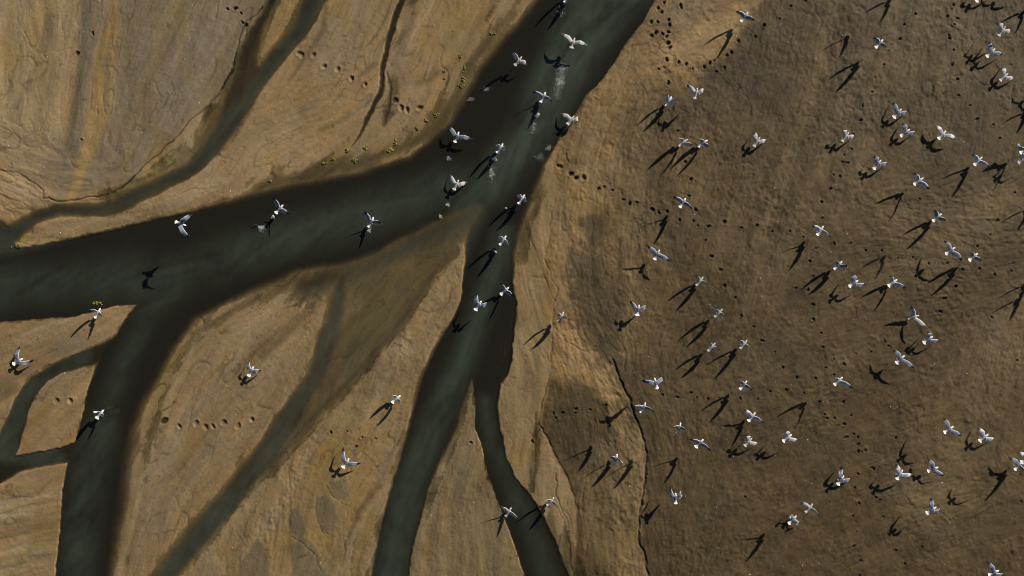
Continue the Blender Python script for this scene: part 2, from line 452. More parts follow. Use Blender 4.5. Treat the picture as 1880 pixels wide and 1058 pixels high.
rel(line([(575, 800, 9), (552, 850, 11), (535, 890, 11), (505, 940, 14), (480, 980, 14)], soft=8), 1.2)
col(line([(575, 800, 9), (552, 850, 11), (535, 890, 11), (505, 940, 14), (480, 980, 14)], soft=12), (0.29, 0.2, 0.11), .7)
col(blob(700, 700, 26, 40, 15, .7), (0.185, 0.14, 0.075), .55)
GP = (0.155, 0.118, 0.072)
for p in ([(536, 935), (548, 930), (558, 955), (562, 975), (552, 992), (536, 975), (530, 955)],
          [(583, 915), (600, 908), (615, 925), (618, 955), (612, 975), (592, 972), (582, 945)],
          [(605, 885), (635, 880), (640, 905), (632, 920), (612, 910)],
          [(556, 985), (575, 1000), (590, 1025), (585, 1058), (540, 1058), (532, 1010), (530, 1000)],
          [(470, 990), (492, 1010), (496, 1090), (440, 1090), (440, 1040)],
          [(575, 1050), (600, 1040), (590, 1110), (560, 1110)]):
    col(poly(p, 4), GP, .85)
    rel(poly(p, 6), .15)
col(line([(695, 895, 5), (660, 935, 5), (635, 1000, 2.5), (628, 1040, 2)], soft=6), (0.15, 0.095, 0.04), .75)
col(line([(690, 930, 6), (668, 985, 8), (655, 1058, 8)], soft=12), (0.23, 0.145, 0.05), .7)
col(line([(540, 830), (530, 870), (522, 910)], 3, 5), (0.2, 0.125, 0.065), .6)
# tongue between middle and right arms
T2 = [(867, 698), (873, 745), (875, 800), (900, 880), (925, 950), (965, 1058), (1060, 1058 + B), (700, 1058 + B), (750, 1058), (770, 954), (815, 838), (850, 742)]
col(poly(T2, 6), (0.185, 0.13, 0.068), .85)
rel(poly(T2, 6), .45)
col(line([(868, 702, 2), (874, 760, 2), (885, 815, 2), (902, 880, 2), (925, 945, 2), (950, 1010, 2), (965, 1060, 2)], soft=4), (0.31, 0.21, 0.11), .8)
col(line([(845, 770, 8), (818, 860, 9), (800, 920, 6), (775, 990, 9), (765, 1058, 10)], soft=12), (0.235, 0.165, 0.085), .7)
col(blob(850, 870, 22, 60, 0, .9), (0.14, 0.11, 0.07), .6)
col(blob(910, 1040, 24, 60, -15, .9), (0.135, 0.1, 0.055), .5)
# strip right of the right arm
T3 = [(985, 350), (1000, 310), (1015, 300), (1020, 370), (1008, 440), (1000, 500), (1022, 560), (1014, 640), (1010, 690), (992, 770), (1000, 820), (1030, 900), (1042, 960), (1050, 1058), (1120, 1058 + B), (1090, 1058 + B), (1042, 1058), (1000, 954), (930, 845), (915, 760), (940, 660), (945, 560), (945, 470)]
col(poly(T3, 8), (0.235, 0.158, 0.075), .85)
col(line([(990, 600, 8), (985, 700, 7), (985, 800, 5)], soft=12), (0.17, 0.118, 0.055), .6)
col(line([(975, 520, 4), (985, 580, 4), (1000, 640, 6), (1002, 700, 5)], soft=8), (0.27, 0.185, 0.105), .6)
# ---- right-hand mudflat
R = [(1240, -B), (1230, -60), (1200, 0), (1155, 71), (1104, 148), (1073, 179), (1026, 255), (1018, 300), (1022, 370), (1008, 440), (1000, 500), (1022, 560), (1014, 640), (1010, 690), (994, 770), (1010, 820), (1055, 915), (1060, 1000), (1055, 1058), (1120, 1058 + B),
     (3000, 1058 + B), (3000, -B)]
BIG = 30000
col(poly([(1420, -BIG), (1420, -B)] + R[1:20] + [(1160, 1058 + B), (1160, BIG), (BIG, BIG), (BIG, -BIG)], 8), MUD, 1)
rel(poly([(1420, -BIG), (1420, -B)] + R[1:20] + [(1160, 1058 + B), (1160, BIG), (BIG, BIG), (BIG, -BIG)], 10), .8)
LT = [(1250, -B), (1215, -20), (1175, 45), (1104, 150), (1030, 260), (1018, 330), (1005, 440), (1000, 500), (1022, 560), (1016, 640), (1012, 690), (1040, 700), (1100, 700), (1080, 560), (1110, 470), (1150, 400), (1160, 330), (1130, 240), (1180, 160), (1300, 130), (1340, 80), (1380, 20), (1420, -B)]
for sc__, k__, sf__, op__ in ((44, 3, 150, .38), (24, 5, 90, .38), (12, 2, 60, .3)):
    col(rough(poly(LT, sf__), .9, sc__, k__, .42), TAN, op__)
col(poly([(1200, 90), (1260, 60), (1330, 10), (1400, 0), (1370, 30), (1345, 75), (1310, 110), (1250, 118), (1225, 100)], 18), (0.30, 0.205, 0.11), .7)
rel(poly([(1215, 85), (1345, 50), (1310, 115), (1250, 118)], 14), .35)
col(poly([(1220, 20), (1260, 0), (1330, -10), (1240, 60), (1220, 55)], 24), (0.2, 0.15, 0.1), .7)
col(poly([(1045, 290), (1090, 285), (1095, 330), (1050, 420), (1020, 520), (1010, 440)], 12), (0.225, 0.155, 0.08), .6)
# pale drainage fans
FAN = [(1015, 600), (1040, 590), (1090, 640), (1135, 690), (1160, 760), (1185, 830), (1180, 920), (1175, 1000), (1190, 1058), (1230, 1058 + B), (1140, 1058 + B), (1130, 1000), (1130, 900), (1140, 820), (1110, 740), (1060, 690), (1010, 690)]
col(rough(poly(FAN, 30), .8, 22), (0.28, 0.19, 0.098), .8)
rel(poly(FAN, 20), 1.0)
col(poly([(1050, 860), (1130, 790), (1170, 800), (1178, 900), (1170, 1000), (1180, 1058), (1130, 1058), (1080, 1000)], 30), (0.19, 0.14, 0.083), .6)
col(rough(line([(1130, 300), (1150, 380), (1160, 470), (1158, 560), (1146, 640)], 16, 34), .6, 16), (.21, .145, .075), .6)
# wet dark basins
for b in ((1092, 420, 34, 40, 0), (1082, 500, 46, 74, 5), (1095, 580, 50, 84, -15), (1118, 640, 26, 50, -10), (1060, 735, 42, 36, 0), (1050, 770, 50, 46, 10), (1065, 830, 34, 40, -20)):
    sl, m = blob(*b, .85)
    m = .5 * rough((sl, m), .9, 22, 2, .45)[1] + .5 * rough((sl, m), 1.0, 8, 4, .45)[1]
    col((sl, m), (.078, .058, .032), .9)
    rel((sl, m), .5)
# lighter swathes on the flat
for pts, w_, c_, o_ in (([(1530, 0), (1505, 130), (1472, 220), (1432, 330)], 12, (.15, .107, .056), .5),
                        ([(1440, 330), (1400, 420), (1390, 520), (1330, 640)], 10, MUDL, .45),
                        ([(1640, 0), (1630, 90), (1600, 190), (1585, 300)], 12, MUDL, .5),
                        ([(1200, 180), (1160, 300), (1190, 420), (1240, 520)], 16, MUDL, .5),
                        ([(1620, 60), (1560, 160), (1530, 260), (1500, 330)], 18, (0.14, 0.1, 0.055), .6),
                        ([(1880, 300), (1780, 420), (1700, 480)], 40, (0.14, 0.103, 0.055), .6),
                        ([(1900, 600), (1780, 700), (1740, 820), (1700, 900)], 60, (0.15, 0.108, 0.06), .8),
                        ([(1880, 800), (1780, 850), (1700, 900)], 40, (0.15, 0.105, 0.055), .6),
                        ([(1340, 440), (1420, 480), (1440, 600), (1400, 700)], 36, (0.132, 0.096, 0.055), .6),
                        ([(1130, 340), (1180, 440), (1200, 560), (1190, 640)], 30, (0.15, 0.104, 0.055), .6),
                        ([(1190, 240), (1260, 290), (1330, 380)], 40, (0.145, 0.102, 0.054), .55)):
    col(line(pts, w_, w_ * 1.6), c_, o_)
for pts, w_, c_, o_ in (([(1330, 160), (1400, 120), (1440, 40)], 30, WETP, .5),
                        ([(1240, 700), (1300, 860), (1340, 1000)], 70, (0.092, 0.066, 0.035), .7),
                        ([(1450, 560), (1500, 760), (1440, 860)], 60, (0.095, 0.067, 0.036), .6),
                        ([(1780, 1000), (1830, 900), (1880, 880)], 40, (0.098, 0.072, 0.038), .6)):
    col(line(pts, w_, w_ * 1.6), c_, o_)

# variation with the grain of the ground
right = poly([(1420, -BIG), (1420, -B)] + R[1:20] + [(1160, 1058 + B), (1160, BIG), (BIG, BIG), (BIG, -BIG)], 8)
RM = np.zeros_like(X0)
RM[right[0]] = right[1]
var = 1 + 0.13 * streak * (1 - .4 * RM) + 0.11 * fine + 0.10 * big + 0.10 * mid + 0.06 * grain + 0.07 * specky
pit = sstep(.55, .85, vn(X0 / 3.4, Y0 / 3.4, 1)) * sstep(-.2, .5, vn(X0 / 24, Y0 / 24, 5))
var *= 1 - .22 * pit
wide = lic(20.0, 9, 15.0, 5) * 2.2
wide2 = lic(10.0, 10, 11.0, 4) * 2.2
var *= 1 + (.15 * wide + .12 * wide2) * (1 - .15 * RM)
mott = fbm(WX / 85, WY / 85, 5, 5, .6)
var *= 1 + RM * .38 * mott + RM * .26 * fbm(WX / 18, WY / 18, 2, 4, .6) + RM * .12 * fbm(X0 / 6, Y0 / 6, 1, 2)
cre = lic(20.0, 8, 9.0, 3) * 1.9
crease = sstep(.90, 1.0, 1 - np.abs(cre) * .9) * sstep(-.1, .5, fbm(X0 / 60, Y0 / 60, 0, 3) + .15) * (1 - .2 * RM)
cre2 = fbm((X0 + 6 * lic(30.0, 2, 8.0, 1)) / 26, Y0 / 26, 4, 3)
crease2 = sstep(.93, 1.0, 1 - np.abs(cre2) * 1.2) * sstep(0, .4, vn(X0 / 50, Y0 / 50, 1) + .1)
crease2 = crease2 * (.35 + .65 * RM)
var *= (1 - .26 * crease) * (1 - .2 * crease2)
C *= np.clip(var, .45, 1.7)[..., None]
hue = 0.14 * fbm(X0 / 70, Y0 / 70, 5, 3) + 0.16 * wide2 - .10 * wide
C[..., 2] *= 1 - 1.0 * hue
C[..., 1] *= 1 - 0.25 * hue
# small dark flecks of organic silt
fl = sstep(.62, .85, fbm(X0 / 9, Y0 / 9, 1, 2) + .35 * mid) * (1 - .4 * RM)
C *= (1 - 0.30 * fl)[..., None]
fo = sstep(.25, .6, fbm(X0 / 55, Y0 / 90, 4, 3)) * (1 - RM)
C *= (1 + fo[..., None] * np.array([0.02, -0.03, -0.22], np.float32))

# wet and silted bed
wet = .5 * sstep(0.0, 0.5, D + .05 * mid) + .5 * sstep(.08, .2, D + .03 * mid + .03 * grain)
C *= (1 - 0.40 * wet)[..., None]
silt = sstep(0.25, .85, D)
C *= 0.76
C[..., 2] *= 0.88 + .11 * (1 - RM)
C *= (1 + .07 * (1 - RM))[..., None]
C[..., 0] *= 1 - .03 * (1 - RM)
C[..., 1] *= 1 + .018 * (1 - RM)
C[..., 0] *= 1 + .02 * RM
C[..., 2] *= 1 - .06 * RM
C = C * (1 - silt[..., None] * .75) + np.array([0.026, 0.022, 0.014], np.float32) * (silt[..., None] * .75)

# ------------------------------------------------------------------ the height of the ground
Hh = -0.12 * D
lumps = lic(4.6, 3, 2.5, 1) * 1.6
lump2 = fbm(X0 / 11, Y0 / 11, 5, 3)
ridg = 1 - np.abs(fbm(X0 / 14 + .4 * lump2, Y0 / 14, 2, 3)) * 2.2
dry = 1 - 0.93 * sstep(0.02, 0.25, D)
inframe = ((X0 > -60) & (X0 < 1940) & (Y0 > -60) & (Y0 < 1118)).astype(np.float32)
amp = REL * dry * (0.35 + 0.65 * inframe)
lump3 = fbm(X0 / 6.0 + .5 * lump2, Y0 / 6.0, 0, 3)
patch = .15 + 1.0 * sstep(-.45, .55, fbm(X0 / 60, Y0 / 60, 3, 4, .6))
wa = X0 + 7 * vn(X0 / 24, Y0 / 24, 0) + 3 * vn(X0 / 9, Y0 / 9, 1)
wb = Y0 + 7 * vn(X0 / 24, Y0 / 24, 2) + 3 * vn(X0 / 9, Y0 / 9, 3)
er1 = -np.abs(fbm(wa / 24, wb / 30, 4, 3)) * 2
er2 = -np.abs(fbm(wa / 10, wb / 12, 5, 2)) * 2
amp = amp * (1 - .08 * RM) * (.7 + .3 * RM)
Hh += amp * (patch * (0.015 * lumps + 0.010 * lump2 + 0.012 * lump3) + 0.021 * er1 + (.3 + .7 * patch) * 0.010 * er2 + .034 * mid)
Hh += dry * inframe * (.012 * wide2 + .018 * wide) * (1 - .5 * RM)
Hh -= dry * .010 * pit
Hh -= dry * (.016 * crease + .014 * crease2)
Hh += 0.012 * streak * dry + 0.008 * fine * dry * (0.5 + REL)
Hh += 0.03 * fbm(X0 / 160, Y0 / 160, 1, 3) * dry
# long soft ripples under the water
rip = np.sin((X0 * .35 + Y0 * .12) + 3 * vn(X0 / 30, Y0 / 30, 2)) * (D > .1)
Hh += 0.004 * rip * D


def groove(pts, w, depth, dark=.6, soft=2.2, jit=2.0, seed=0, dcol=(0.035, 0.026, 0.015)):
    rr = random.Random(seed)
    q = []
    for i in range(len(pts) - 1):
        a, b = pts[i], pts[i + 1]
        n = max(1, int(math.hypot(b[0] - a[0], b[1] - a[1]) / 9))
        for k in range(n):
            t = k / n
            q.append((a[0] + (b[0] - a[0]) * t + rr.uniform(-jit, jit) * .6, a[1] + (b[1] - a[1]) * t + rr.uniform(-jit, jit) * .6, w * rr.uniform(.5, 1.25)))
    q.append((pts[-1][0], pts[-1][1], w * .5))
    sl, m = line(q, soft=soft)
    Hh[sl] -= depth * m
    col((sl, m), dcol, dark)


# scarps and drainage cracks; scarp shadow painted in with the dark wet mud
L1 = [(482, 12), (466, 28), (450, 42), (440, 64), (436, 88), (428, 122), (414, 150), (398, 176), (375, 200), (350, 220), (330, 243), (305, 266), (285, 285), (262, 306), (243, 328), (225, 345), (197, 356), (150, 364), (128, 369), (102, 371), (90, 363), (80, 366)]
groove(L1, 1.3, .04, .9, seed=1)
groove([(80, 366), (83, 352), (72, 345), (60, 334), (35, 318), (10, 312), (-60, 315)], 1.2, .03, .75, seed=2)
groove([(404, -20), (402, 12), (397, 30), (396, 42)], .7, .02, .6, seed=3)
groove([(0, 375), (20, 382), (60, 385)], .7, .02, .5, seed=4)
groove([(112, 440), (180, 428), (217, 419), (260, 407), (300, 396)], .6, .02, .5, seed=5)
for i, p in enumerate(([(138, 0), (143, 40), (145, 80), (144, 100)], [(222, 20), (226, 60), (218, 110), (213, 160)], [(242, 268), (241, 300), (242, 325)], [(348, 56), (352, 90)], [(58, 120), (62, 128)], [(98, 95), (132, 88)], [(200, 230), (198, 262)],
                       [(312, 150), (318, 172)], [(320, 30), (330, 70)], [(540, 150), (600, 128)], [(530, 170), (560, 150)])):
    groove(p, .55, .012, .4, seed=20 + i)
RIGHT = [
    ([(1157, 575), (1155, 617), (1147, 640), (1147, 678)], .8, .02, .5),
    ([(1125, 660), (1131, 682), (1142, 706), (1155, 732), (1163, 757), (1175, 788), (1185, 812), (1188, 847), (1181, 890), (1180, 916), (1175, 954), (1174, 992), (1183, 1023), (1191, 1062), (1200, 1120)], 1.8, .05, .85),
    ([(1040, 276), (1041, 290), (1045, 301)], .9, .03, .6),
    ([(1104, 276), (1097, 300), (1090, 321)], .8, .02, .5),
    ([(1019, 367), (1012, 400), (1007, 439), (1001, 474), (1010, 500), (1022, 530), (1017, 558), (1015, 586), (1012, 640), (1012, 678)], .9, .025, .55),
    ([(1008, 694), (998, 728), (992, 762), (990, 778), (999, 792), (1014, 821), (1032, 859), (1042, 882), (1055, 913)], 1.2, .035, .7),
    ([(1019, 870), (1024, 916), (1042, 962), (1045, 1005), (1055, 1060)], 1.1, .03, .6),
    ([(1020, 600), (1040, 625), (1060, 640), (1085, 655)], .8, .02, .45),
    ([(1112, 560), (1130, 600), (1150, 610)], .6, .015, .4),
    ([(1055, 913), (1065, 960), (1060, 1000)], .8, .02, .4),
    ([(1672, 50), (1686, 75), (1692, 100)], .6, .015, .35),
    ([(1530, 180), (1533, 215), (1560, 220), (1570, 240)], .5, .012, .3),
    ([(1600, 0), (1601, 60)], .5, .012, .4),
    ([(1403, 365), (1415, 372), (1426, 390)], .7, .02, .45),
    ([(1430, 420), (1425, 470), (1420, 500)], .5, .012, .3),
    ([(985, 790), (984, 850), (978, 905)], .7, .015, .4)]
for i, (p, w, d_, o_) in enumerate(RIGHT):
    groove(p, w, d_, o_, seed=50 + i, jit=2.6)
# many little meandering rills on the fans and flats
rr = random.Random(5)


def rill(x, y, n, step, w, d_, o_, turn=.5, ang=None):
    pts = [(x, y)]
    i = min(int(np.searchsorted(GX, x)), NX - 1)
    j = min(int(np.searchsorted(GY, y)), NY - 1)
    a = (float(ANG[j, i]) if ang is None else ang) + rr.uniform(-.3, .3)
    for _ in range(n):
        a += rr.uniform(-turn, turn)
        x += math.cos(a) * step
        y += math.sin(a) * step
        pts.append((x, y))
    groove(pts, w, d_, o_, seed=rr.randint(0, 9999), jit=1.0)


for _ in range(70):
    rill(rr.uniform(1020, 1180), rr.uniform(580, 1058), rr.randint(4, 9), 7, rr.uniform(.4, .9), .016, rr.uniform(.2, .45), .35)
for _ in range(60):
    rill(rr.uniform(1030, 1400), rr.uniform(0, 560), rr.randint(4, 11), 7, rr.uniform(.4, .9), .016, rr.uniform(.2, .5), .4)
for _ in range(90):
    rill(rr.uniform(1200, 1870), rr.uniform(0, 1058), rr.randint(4, 12), 8, rr.uniform(.4, .9), .014, rr.uniform(.2, .5), .4)
for _ in range(60):
    rill(rr.uniform(450, 760), rr.uniform(780, 1058), rr.randint(3, 9), 8, rr.uniform(.3, .6), .010, rr.uniform(.15, .35), .3)
for _ in range(60):
    rill(rr.uniform(250, 560), rr.uniform(560, 1000), rr.randint(4, 12), 8, rr.uniform(.4, .8), .012, rr.uniform(.15, .35), .15)
for _ in range(50):
    rill(rr.uniform(0, 420), rr.uniform(0, 300), rr.randint(4, 12), 8, rr.uniform(.4, .8), .012, rr.uniform(.15, .35), .15)
for _ in range(60):
    rill(rr.uniform(500, 900), rr.uniform(0, 260), rr.randint(2, 6), 7, rr.uniform(.3, .5), .008, rr.uniform(.1, .3), .3)
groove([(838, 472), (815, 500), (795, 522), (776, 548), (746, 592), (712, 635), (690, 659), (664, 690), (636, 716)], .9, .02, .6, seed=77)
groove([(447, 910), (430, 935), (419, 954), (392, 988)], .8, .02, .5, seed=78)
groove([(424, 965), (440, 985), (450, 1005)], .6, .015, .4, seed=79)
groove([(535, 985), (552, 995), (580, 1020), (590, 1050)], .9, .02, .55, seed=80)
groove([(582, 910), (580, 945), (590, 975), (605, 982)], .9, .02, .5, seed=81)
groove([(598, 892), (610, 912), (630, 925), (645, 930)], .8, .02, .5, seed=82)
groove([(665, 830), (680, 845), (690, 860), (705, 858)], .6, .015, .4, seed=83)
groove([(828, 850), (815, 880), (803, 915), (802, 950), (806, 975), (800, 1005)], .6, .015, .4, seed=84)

# footprints
TILES = {
    (0, 0): [(1638, 70), (1695, 65), (1738, 100), (1748, 160), (1765, 180), (555, 385), (582, 1000), (670, 240)],
    (930, 0): [(1130, 30), (1080, 65), (1110, 95), (1245, 40), (1250, 60), (1170, 145), (1040, 160), (1090, 160), (1175, 180), (1170, 232), (1075, 240), (1045, 260), (1125, 250), (1150, 265), (1160, 310), (1175, 345), (1150, 425), (1235, 450), (1285, 460), (1335, 500),
               (1425, 485), (1465, 455), (1495, 440), (1510, 515), (1565, 485), (1585, 395), (1620, 375), (1670, 300), (1790, 270), (1855, 180), (1095, 495), (1160, 600), (1230, 937)],
    (1400, 0): [(15, 180), (125, 128), (205, 38), (315, 5), (1015, 175), (1103, 103), (980, 280), (905, 365), (875, 470), (807, 560), (780, 663), (718, 760), (710, 865), (650, 955), (1373, 30), (1360, 60), (1333, 115), (1403, 130), (1382, 178), (1345, 250), (1345, 270),
                (1375, 357), (1360, 468), (1398, 570), (1410, 682), (1495, 760), (1550, 857), (1660, 890), (1710, 995)],
    (1400, 260): [(643, 45), (590, 95), (575, 145), (607, 152), (508, 240), (555, 250), (488, 345), (427, 437), (430, 552), (67, 648), (187, 645), (290, 685), (517, 733), (630, 733), (388, 765), (343, 860), (365, 968), (738, 788), (860, 785), (970, 835), (1088, 830), (1200, 878),
                  (1330, 878), (1440, 925), (1560, 912), (1663, 950), (1790, 925), (1820, 375), (1690, 568), (1635, 670), (1540, 750), (1135, 410), (1393, 1040)],
    (930, 260): [(460, 238), (500, 265), (665, 335), (765, 348), (840, 415), (938, 442), (1040, 492), (1150, 505), (1240, 568), (1345, 570), (1375, 600), (1458, 605), (1568, 582), (1692, 620), (1800, 605), (1280, 148), (1320, 270), (1312, 385), (1360, 490), (1432, 705), (1468, 825),
                 (1540, 925), (1568, 1038)],
    (930, 520): [(1648, 110), (1690, 235), (1780, 315), (1830, 418), (1130, 803), (1235, 822), (1325, 785), (1370, 825), (1455, 833), (1540, 825), (1685, 835), (1808, 842), (710, 878), (405, 930), (340, 930), (495, 905), (495, 935), (600, 910), (355, 970), (640, 455)],
    (1400, 520): [(240, 40), (330, 45), (362, 152), (363, 257), (425, 357), (437, 460), (98, 500), (150, 610), (245, 680), (378, 680), (508, 550), (578, 580), (465, 605), (523, 657), (672, 508), (783, 492), (880, 418), (905, 447), (177, 772), (300, 790), (405, 855), (587, 857), (645, 955),
                  (520, 970), (465, 970), (445, 940), (545, 1020), (590, 1015), (1313, 105), (1280, 205), (1650, 245), (1393, 20), (5, 420), (60, 785), (1830, 560)],
    (1400, 788): [(600, 55), (655, 35), (685, 55), (687, 108), (690, 155), (715, 165), (740, 155), (780, 275), (795, 285), (693, 320), (663, 415), (690, 530), (820, 485), (845, 508), (650, 628), (867, 635), (680, 740), (657, 842), (705, 945), (960, 865), (1030, 970), (1155, 848), (697, 1055),
                  (1865, 515), (955, 65)],
    (930, 788): [(1715, 485), (185, 90)],
    (470, 788): [(540, 25), (655, 15), (755, 58), (865, 65), (712, 125), (1545, 95)],
}
BIGF = {(470, 0): [(310, 385), (330, 398), (415, 400), (490, 475), (590, 505), (680, 570), (780, 610), (1000, 725), (1040, 780), (1085, 795), (1180, 775)],
        (0, 520): [(500, 850), (400, 850), (1185, 995), (1290, 1030), (1410, 1015), (1480, 1040), (1535, 1035), (1605, 1000), (1705, 1030), (1815, 985)],
        (930, 260): [(380, 185), (555, 260)]}


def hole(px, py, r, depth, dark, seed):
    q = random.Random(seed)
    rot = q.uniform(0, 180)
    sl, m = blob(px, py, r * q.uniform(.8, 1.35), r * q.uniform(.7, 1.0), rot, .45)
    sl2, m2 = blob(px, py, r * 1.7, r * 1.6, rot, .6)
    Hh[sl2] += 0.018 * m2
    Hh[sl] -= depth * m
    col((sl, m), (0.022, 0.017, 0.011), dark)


groove([(1045, 320), (1060, 328), (1100, 346), (1125, 350), (1145, 366), (1170, 373), (1196, 386), (1224, 389), (1247, 405)], .6, .012, .35, seed=90)
TILES[(930, 260)] += [(708, 322), (884, 445), (1083, 512)]
n_ = 0
for (ox, oy), lst in TILES.items():
    for (zx, zy) in lst:
        n_ += 1
        q = random.Random(n_)
        px, py = ox + zx / 3.917, oy + zy / 3.917
        w_ = 1.25 if (ox, oy) in ((930, 0), (930, 260), (0, 0)) else 1.0
        hole(px, py, q.uniform(1.9, 3.3) * w_, .07, q.uniform(.75, 1), n_)
        if q.random() < .5:
            hole(px + q.uniform(-3, 3), py + q.uniform(-3, 3), q.uniform(1.2, 2.2) * w_, .05, .8, n_ + 4999)
        if q.random() < .35:
            hole(px + q.uniform(-6, 6), py + q.uniform(-5, 5), q.uniform(1.1, 1.7), .04, .6, n_ + 999)
for (ox, oy), lst in BIGF.items():
    for (zx, zy) in lst:
        n_ += 1
        hole(ox + zx / 3.917, oy + zy / 3.917, random.Random(n_).uniform(4.6, 5.8), .07, .3, n_)


# ------------------------------------------------------------------ materials
def principled(name):
    m = bpy.data.materials.new(name)
    m.use_nodes = True
    return m, m.node_tree, m.node_tree.nodes['Principled BSDF']


def ground_mat():
    m, nt, b = principled('wet_sand_and_mud')
    N, Lk = nt.nodes, nt.links
    at = N.new('ShaderNodeAttribute')
    at.attribute_name = 'earth'
    geo = N.new('ShaderNodeNewGeometry')
    n1 = N.new('ShaderNodeTexNoise')
    n1.inputs['Scale'].default_value = 9
    n1.inputs['Detail'].default_value = 6
    n1.inputs['Roughness'].default_value = .7
    Lk.new(geo.outputs['Position'], n1.inputs['Vector'])
    mr = N.new('ShaderNodeMapRange')
    mr.inputs[1].default_value = .25
    mr.inputs[2].default_value = .75
    mr.inputs[3].default_value = .86
    mr.inputs[4].default_value = 1.14
    Lk.new(n1.outputs['Fac'], mr.inputs[0])
    mul = N.new('ShaderNodeVectorMath')
    mul.operation = 'MULTIPLY'
    Lk.new(at.outputs['Color'], mul.inputs[0])
    Lk.new(mr.outputs[0], mul.inputs[1])
    Lk.new(mul.outputs[0], b.inputs['Base Color'])
    n2 = N.new('ShaderNodeTexNoise')
    n2.inputs['Scale'].default_value = 14
    n2.inputs['Detail'].default_value = 5
    n2.inputs['Roughness'].default_value = .65
    Lk.new(geo.outputs['Position'], n2.inputs['Vector'])
    bp = N.new('ShaderNodeBump')
    bp.inputs['Strength'].default_value = .7
    bp.inputs['Distance'].default_value = .018
    Lk.new(n2.outputs['Fac'], bp.inputs['Height'])
    Lk.new(bp.outputs[0], b.inputs['Normal'])
    b.inputs['Roughness'].default_value = .75
    b.inputs['Specular IOR Level'].default_value = .25
    return m


def water_mat():
    m = bpy.data.materials.new('silty_water')
    m.use_nodes = True
    nt = m.node_tree
    N, Lk = nt.nodes, nt.links
    for n in list(N):
        N.remove(n)
    out = N.new('ShaderNodeOutputMaterial')
    at = N.new('ShaderNodeAttribute')
    at.attribute_name = 'water_depth'
    ms = N.new('ShaderNodeAttribute')
    ms.attribute_name = 'murk'
    # share of light lost in the water column (Beer's law)
    mu = N.new('ShaderNodeMath')
    mu.operation = 'MULTIPLY'
    mu.inputs[1].default_value = -19.0
    ex = N.new('ShaderNodeMath')
    ex.operation = 'EXPONENT'
    om = N.new('ShaderNodeMath')
    om.operation = 'SUBTRACT'
    om.inputs[0].default_value = 1.0
    Lk.new(at.outputs['Fac'], mu.inputs[0])
    Lk.new(mu.outputs[0], ex.inputs[0])
    Lk.new(ex.outputs[0], om.inputs[1])
    tr = N.new('ShaderNodeBsdfTransparent')
    tr.inputs[0].default_value = (.93, .94, .88, 1)
    df = N.new('ShaderNodeBsdfDiffuse')
    mixc = N.new('ShaderNodeMix')
    mixc.data_type = 'RGBA'
    mixc.inputs[6].default_value = (0.0135, 0.0115, 0.0078, 1)
    mixc.inputs[7].default_value = (0.050, 0.066, 0.049, 1)
    Lk.new(ms.outputs['Fac'], mixc.inputs[0])
    Lk.new(mixc.outputs[2], df.inputs[0])
    m1 = N.new('ShaderNodeMixShader')
    Lk.new(om.outputs[0], m1.inputs[0])
    Lk.new(tr.outputs[0], m1.inputs[1])
    Lk.new(df.outputs[0], m1.inputs[2])
    gl = N.new('ShaderNodeBsdfGlossy')
    gl.inputs['Roughness'].default_value = .12
    geo = N.new('ShaderNodeNewGeometry')
    nz = N.new('ShaderNodeTexNoise')
    nz.inputs['Scale'].default_value = 3.2
    nz.inputs['Detail'].default_value = 4
    Lk.new(geo.outputs['Position'], nz.inputs['Vector'])
    bp = N.new('ShaderNodeBump')
    bp.inputs['Strength'].default_value = .35
    bp.inputs['Distance'].default_value = .03
    Lk.new(nz.outputs['Fac'], bp.inputs['Height'])
    Lk.new(bp.outputs[0], gl.inputs['Normal'])
    fr = N.new('ShaderNodeFresnel')
    fr.inputs['IOR'].default_value = 1.33
    Lk.new(bp.outputs[0], fr.inputs['Normal'])
    # light coming up from under the surface has already been bent steep: no total reflection
    io = N.new('ShaderNodeMapRange')
    io.inputs[3].default_value = 1.33
    io.inputs[4].default_value = 1 / 1.33
    Lk.new(geo.outputs['Backfacing'], io.inputs[0])
    Lk.new(io.outputs[0], fr.inputs['IOR'])
    m2 = N.new('ShaderNodeMixShader')
    Lk.new(fr.outputs[0], m2.inputs[0])
    Lk.new(m1.outputs[0], m2.inputs[1])
    Lk.new(gl.outputs[0], m2.inputs[2])
    Lk.new(m2.outputs[0], out.inputs['Surface'])
    return m


def attr_mat(name, attr, rough=.7, spec=.3, noise=None, tint=None):
    m, nt, b = principled(name)
    N, Lk = nt.nodes, nt.links
    at = N.new('ShaderNodeAttribute')
    at.attribute_name = attr
    n1 = N.new('ShaderNodeTexNoise')
    tc = N.new('ShaderNodeTexCoord')
    n1.inputs['Scale'].default_value = noise or 40
    n1.inputs['Detail'].default_value = 3
    Lk.new(tc.outputs['Object'], n1.inputs['Vector'])
    mr = N.new('ShaderNodeMapRange')
    mr.inputs[3].default_value = .8
    mr.inputs[4].default_value = 1.12
    Lk.new(n1.outputs['Fac'], mr.inputs[0])
    mul = N.new('ShaderNodeVectorMath')
    mul.operation = 'MULTIPLY'
    Lk.new(at.outputs['Color'], mul.inputs[0])
    Lk.new(mr.outputs[0], mul.inputs[1])
    Lk.new(mul.outputs[0], b.inputs['Base Color'])
    b.inputs['Roughness'].default_value = rough
    b.inputs['Specular IOR Level'].default_value = spec
    return m


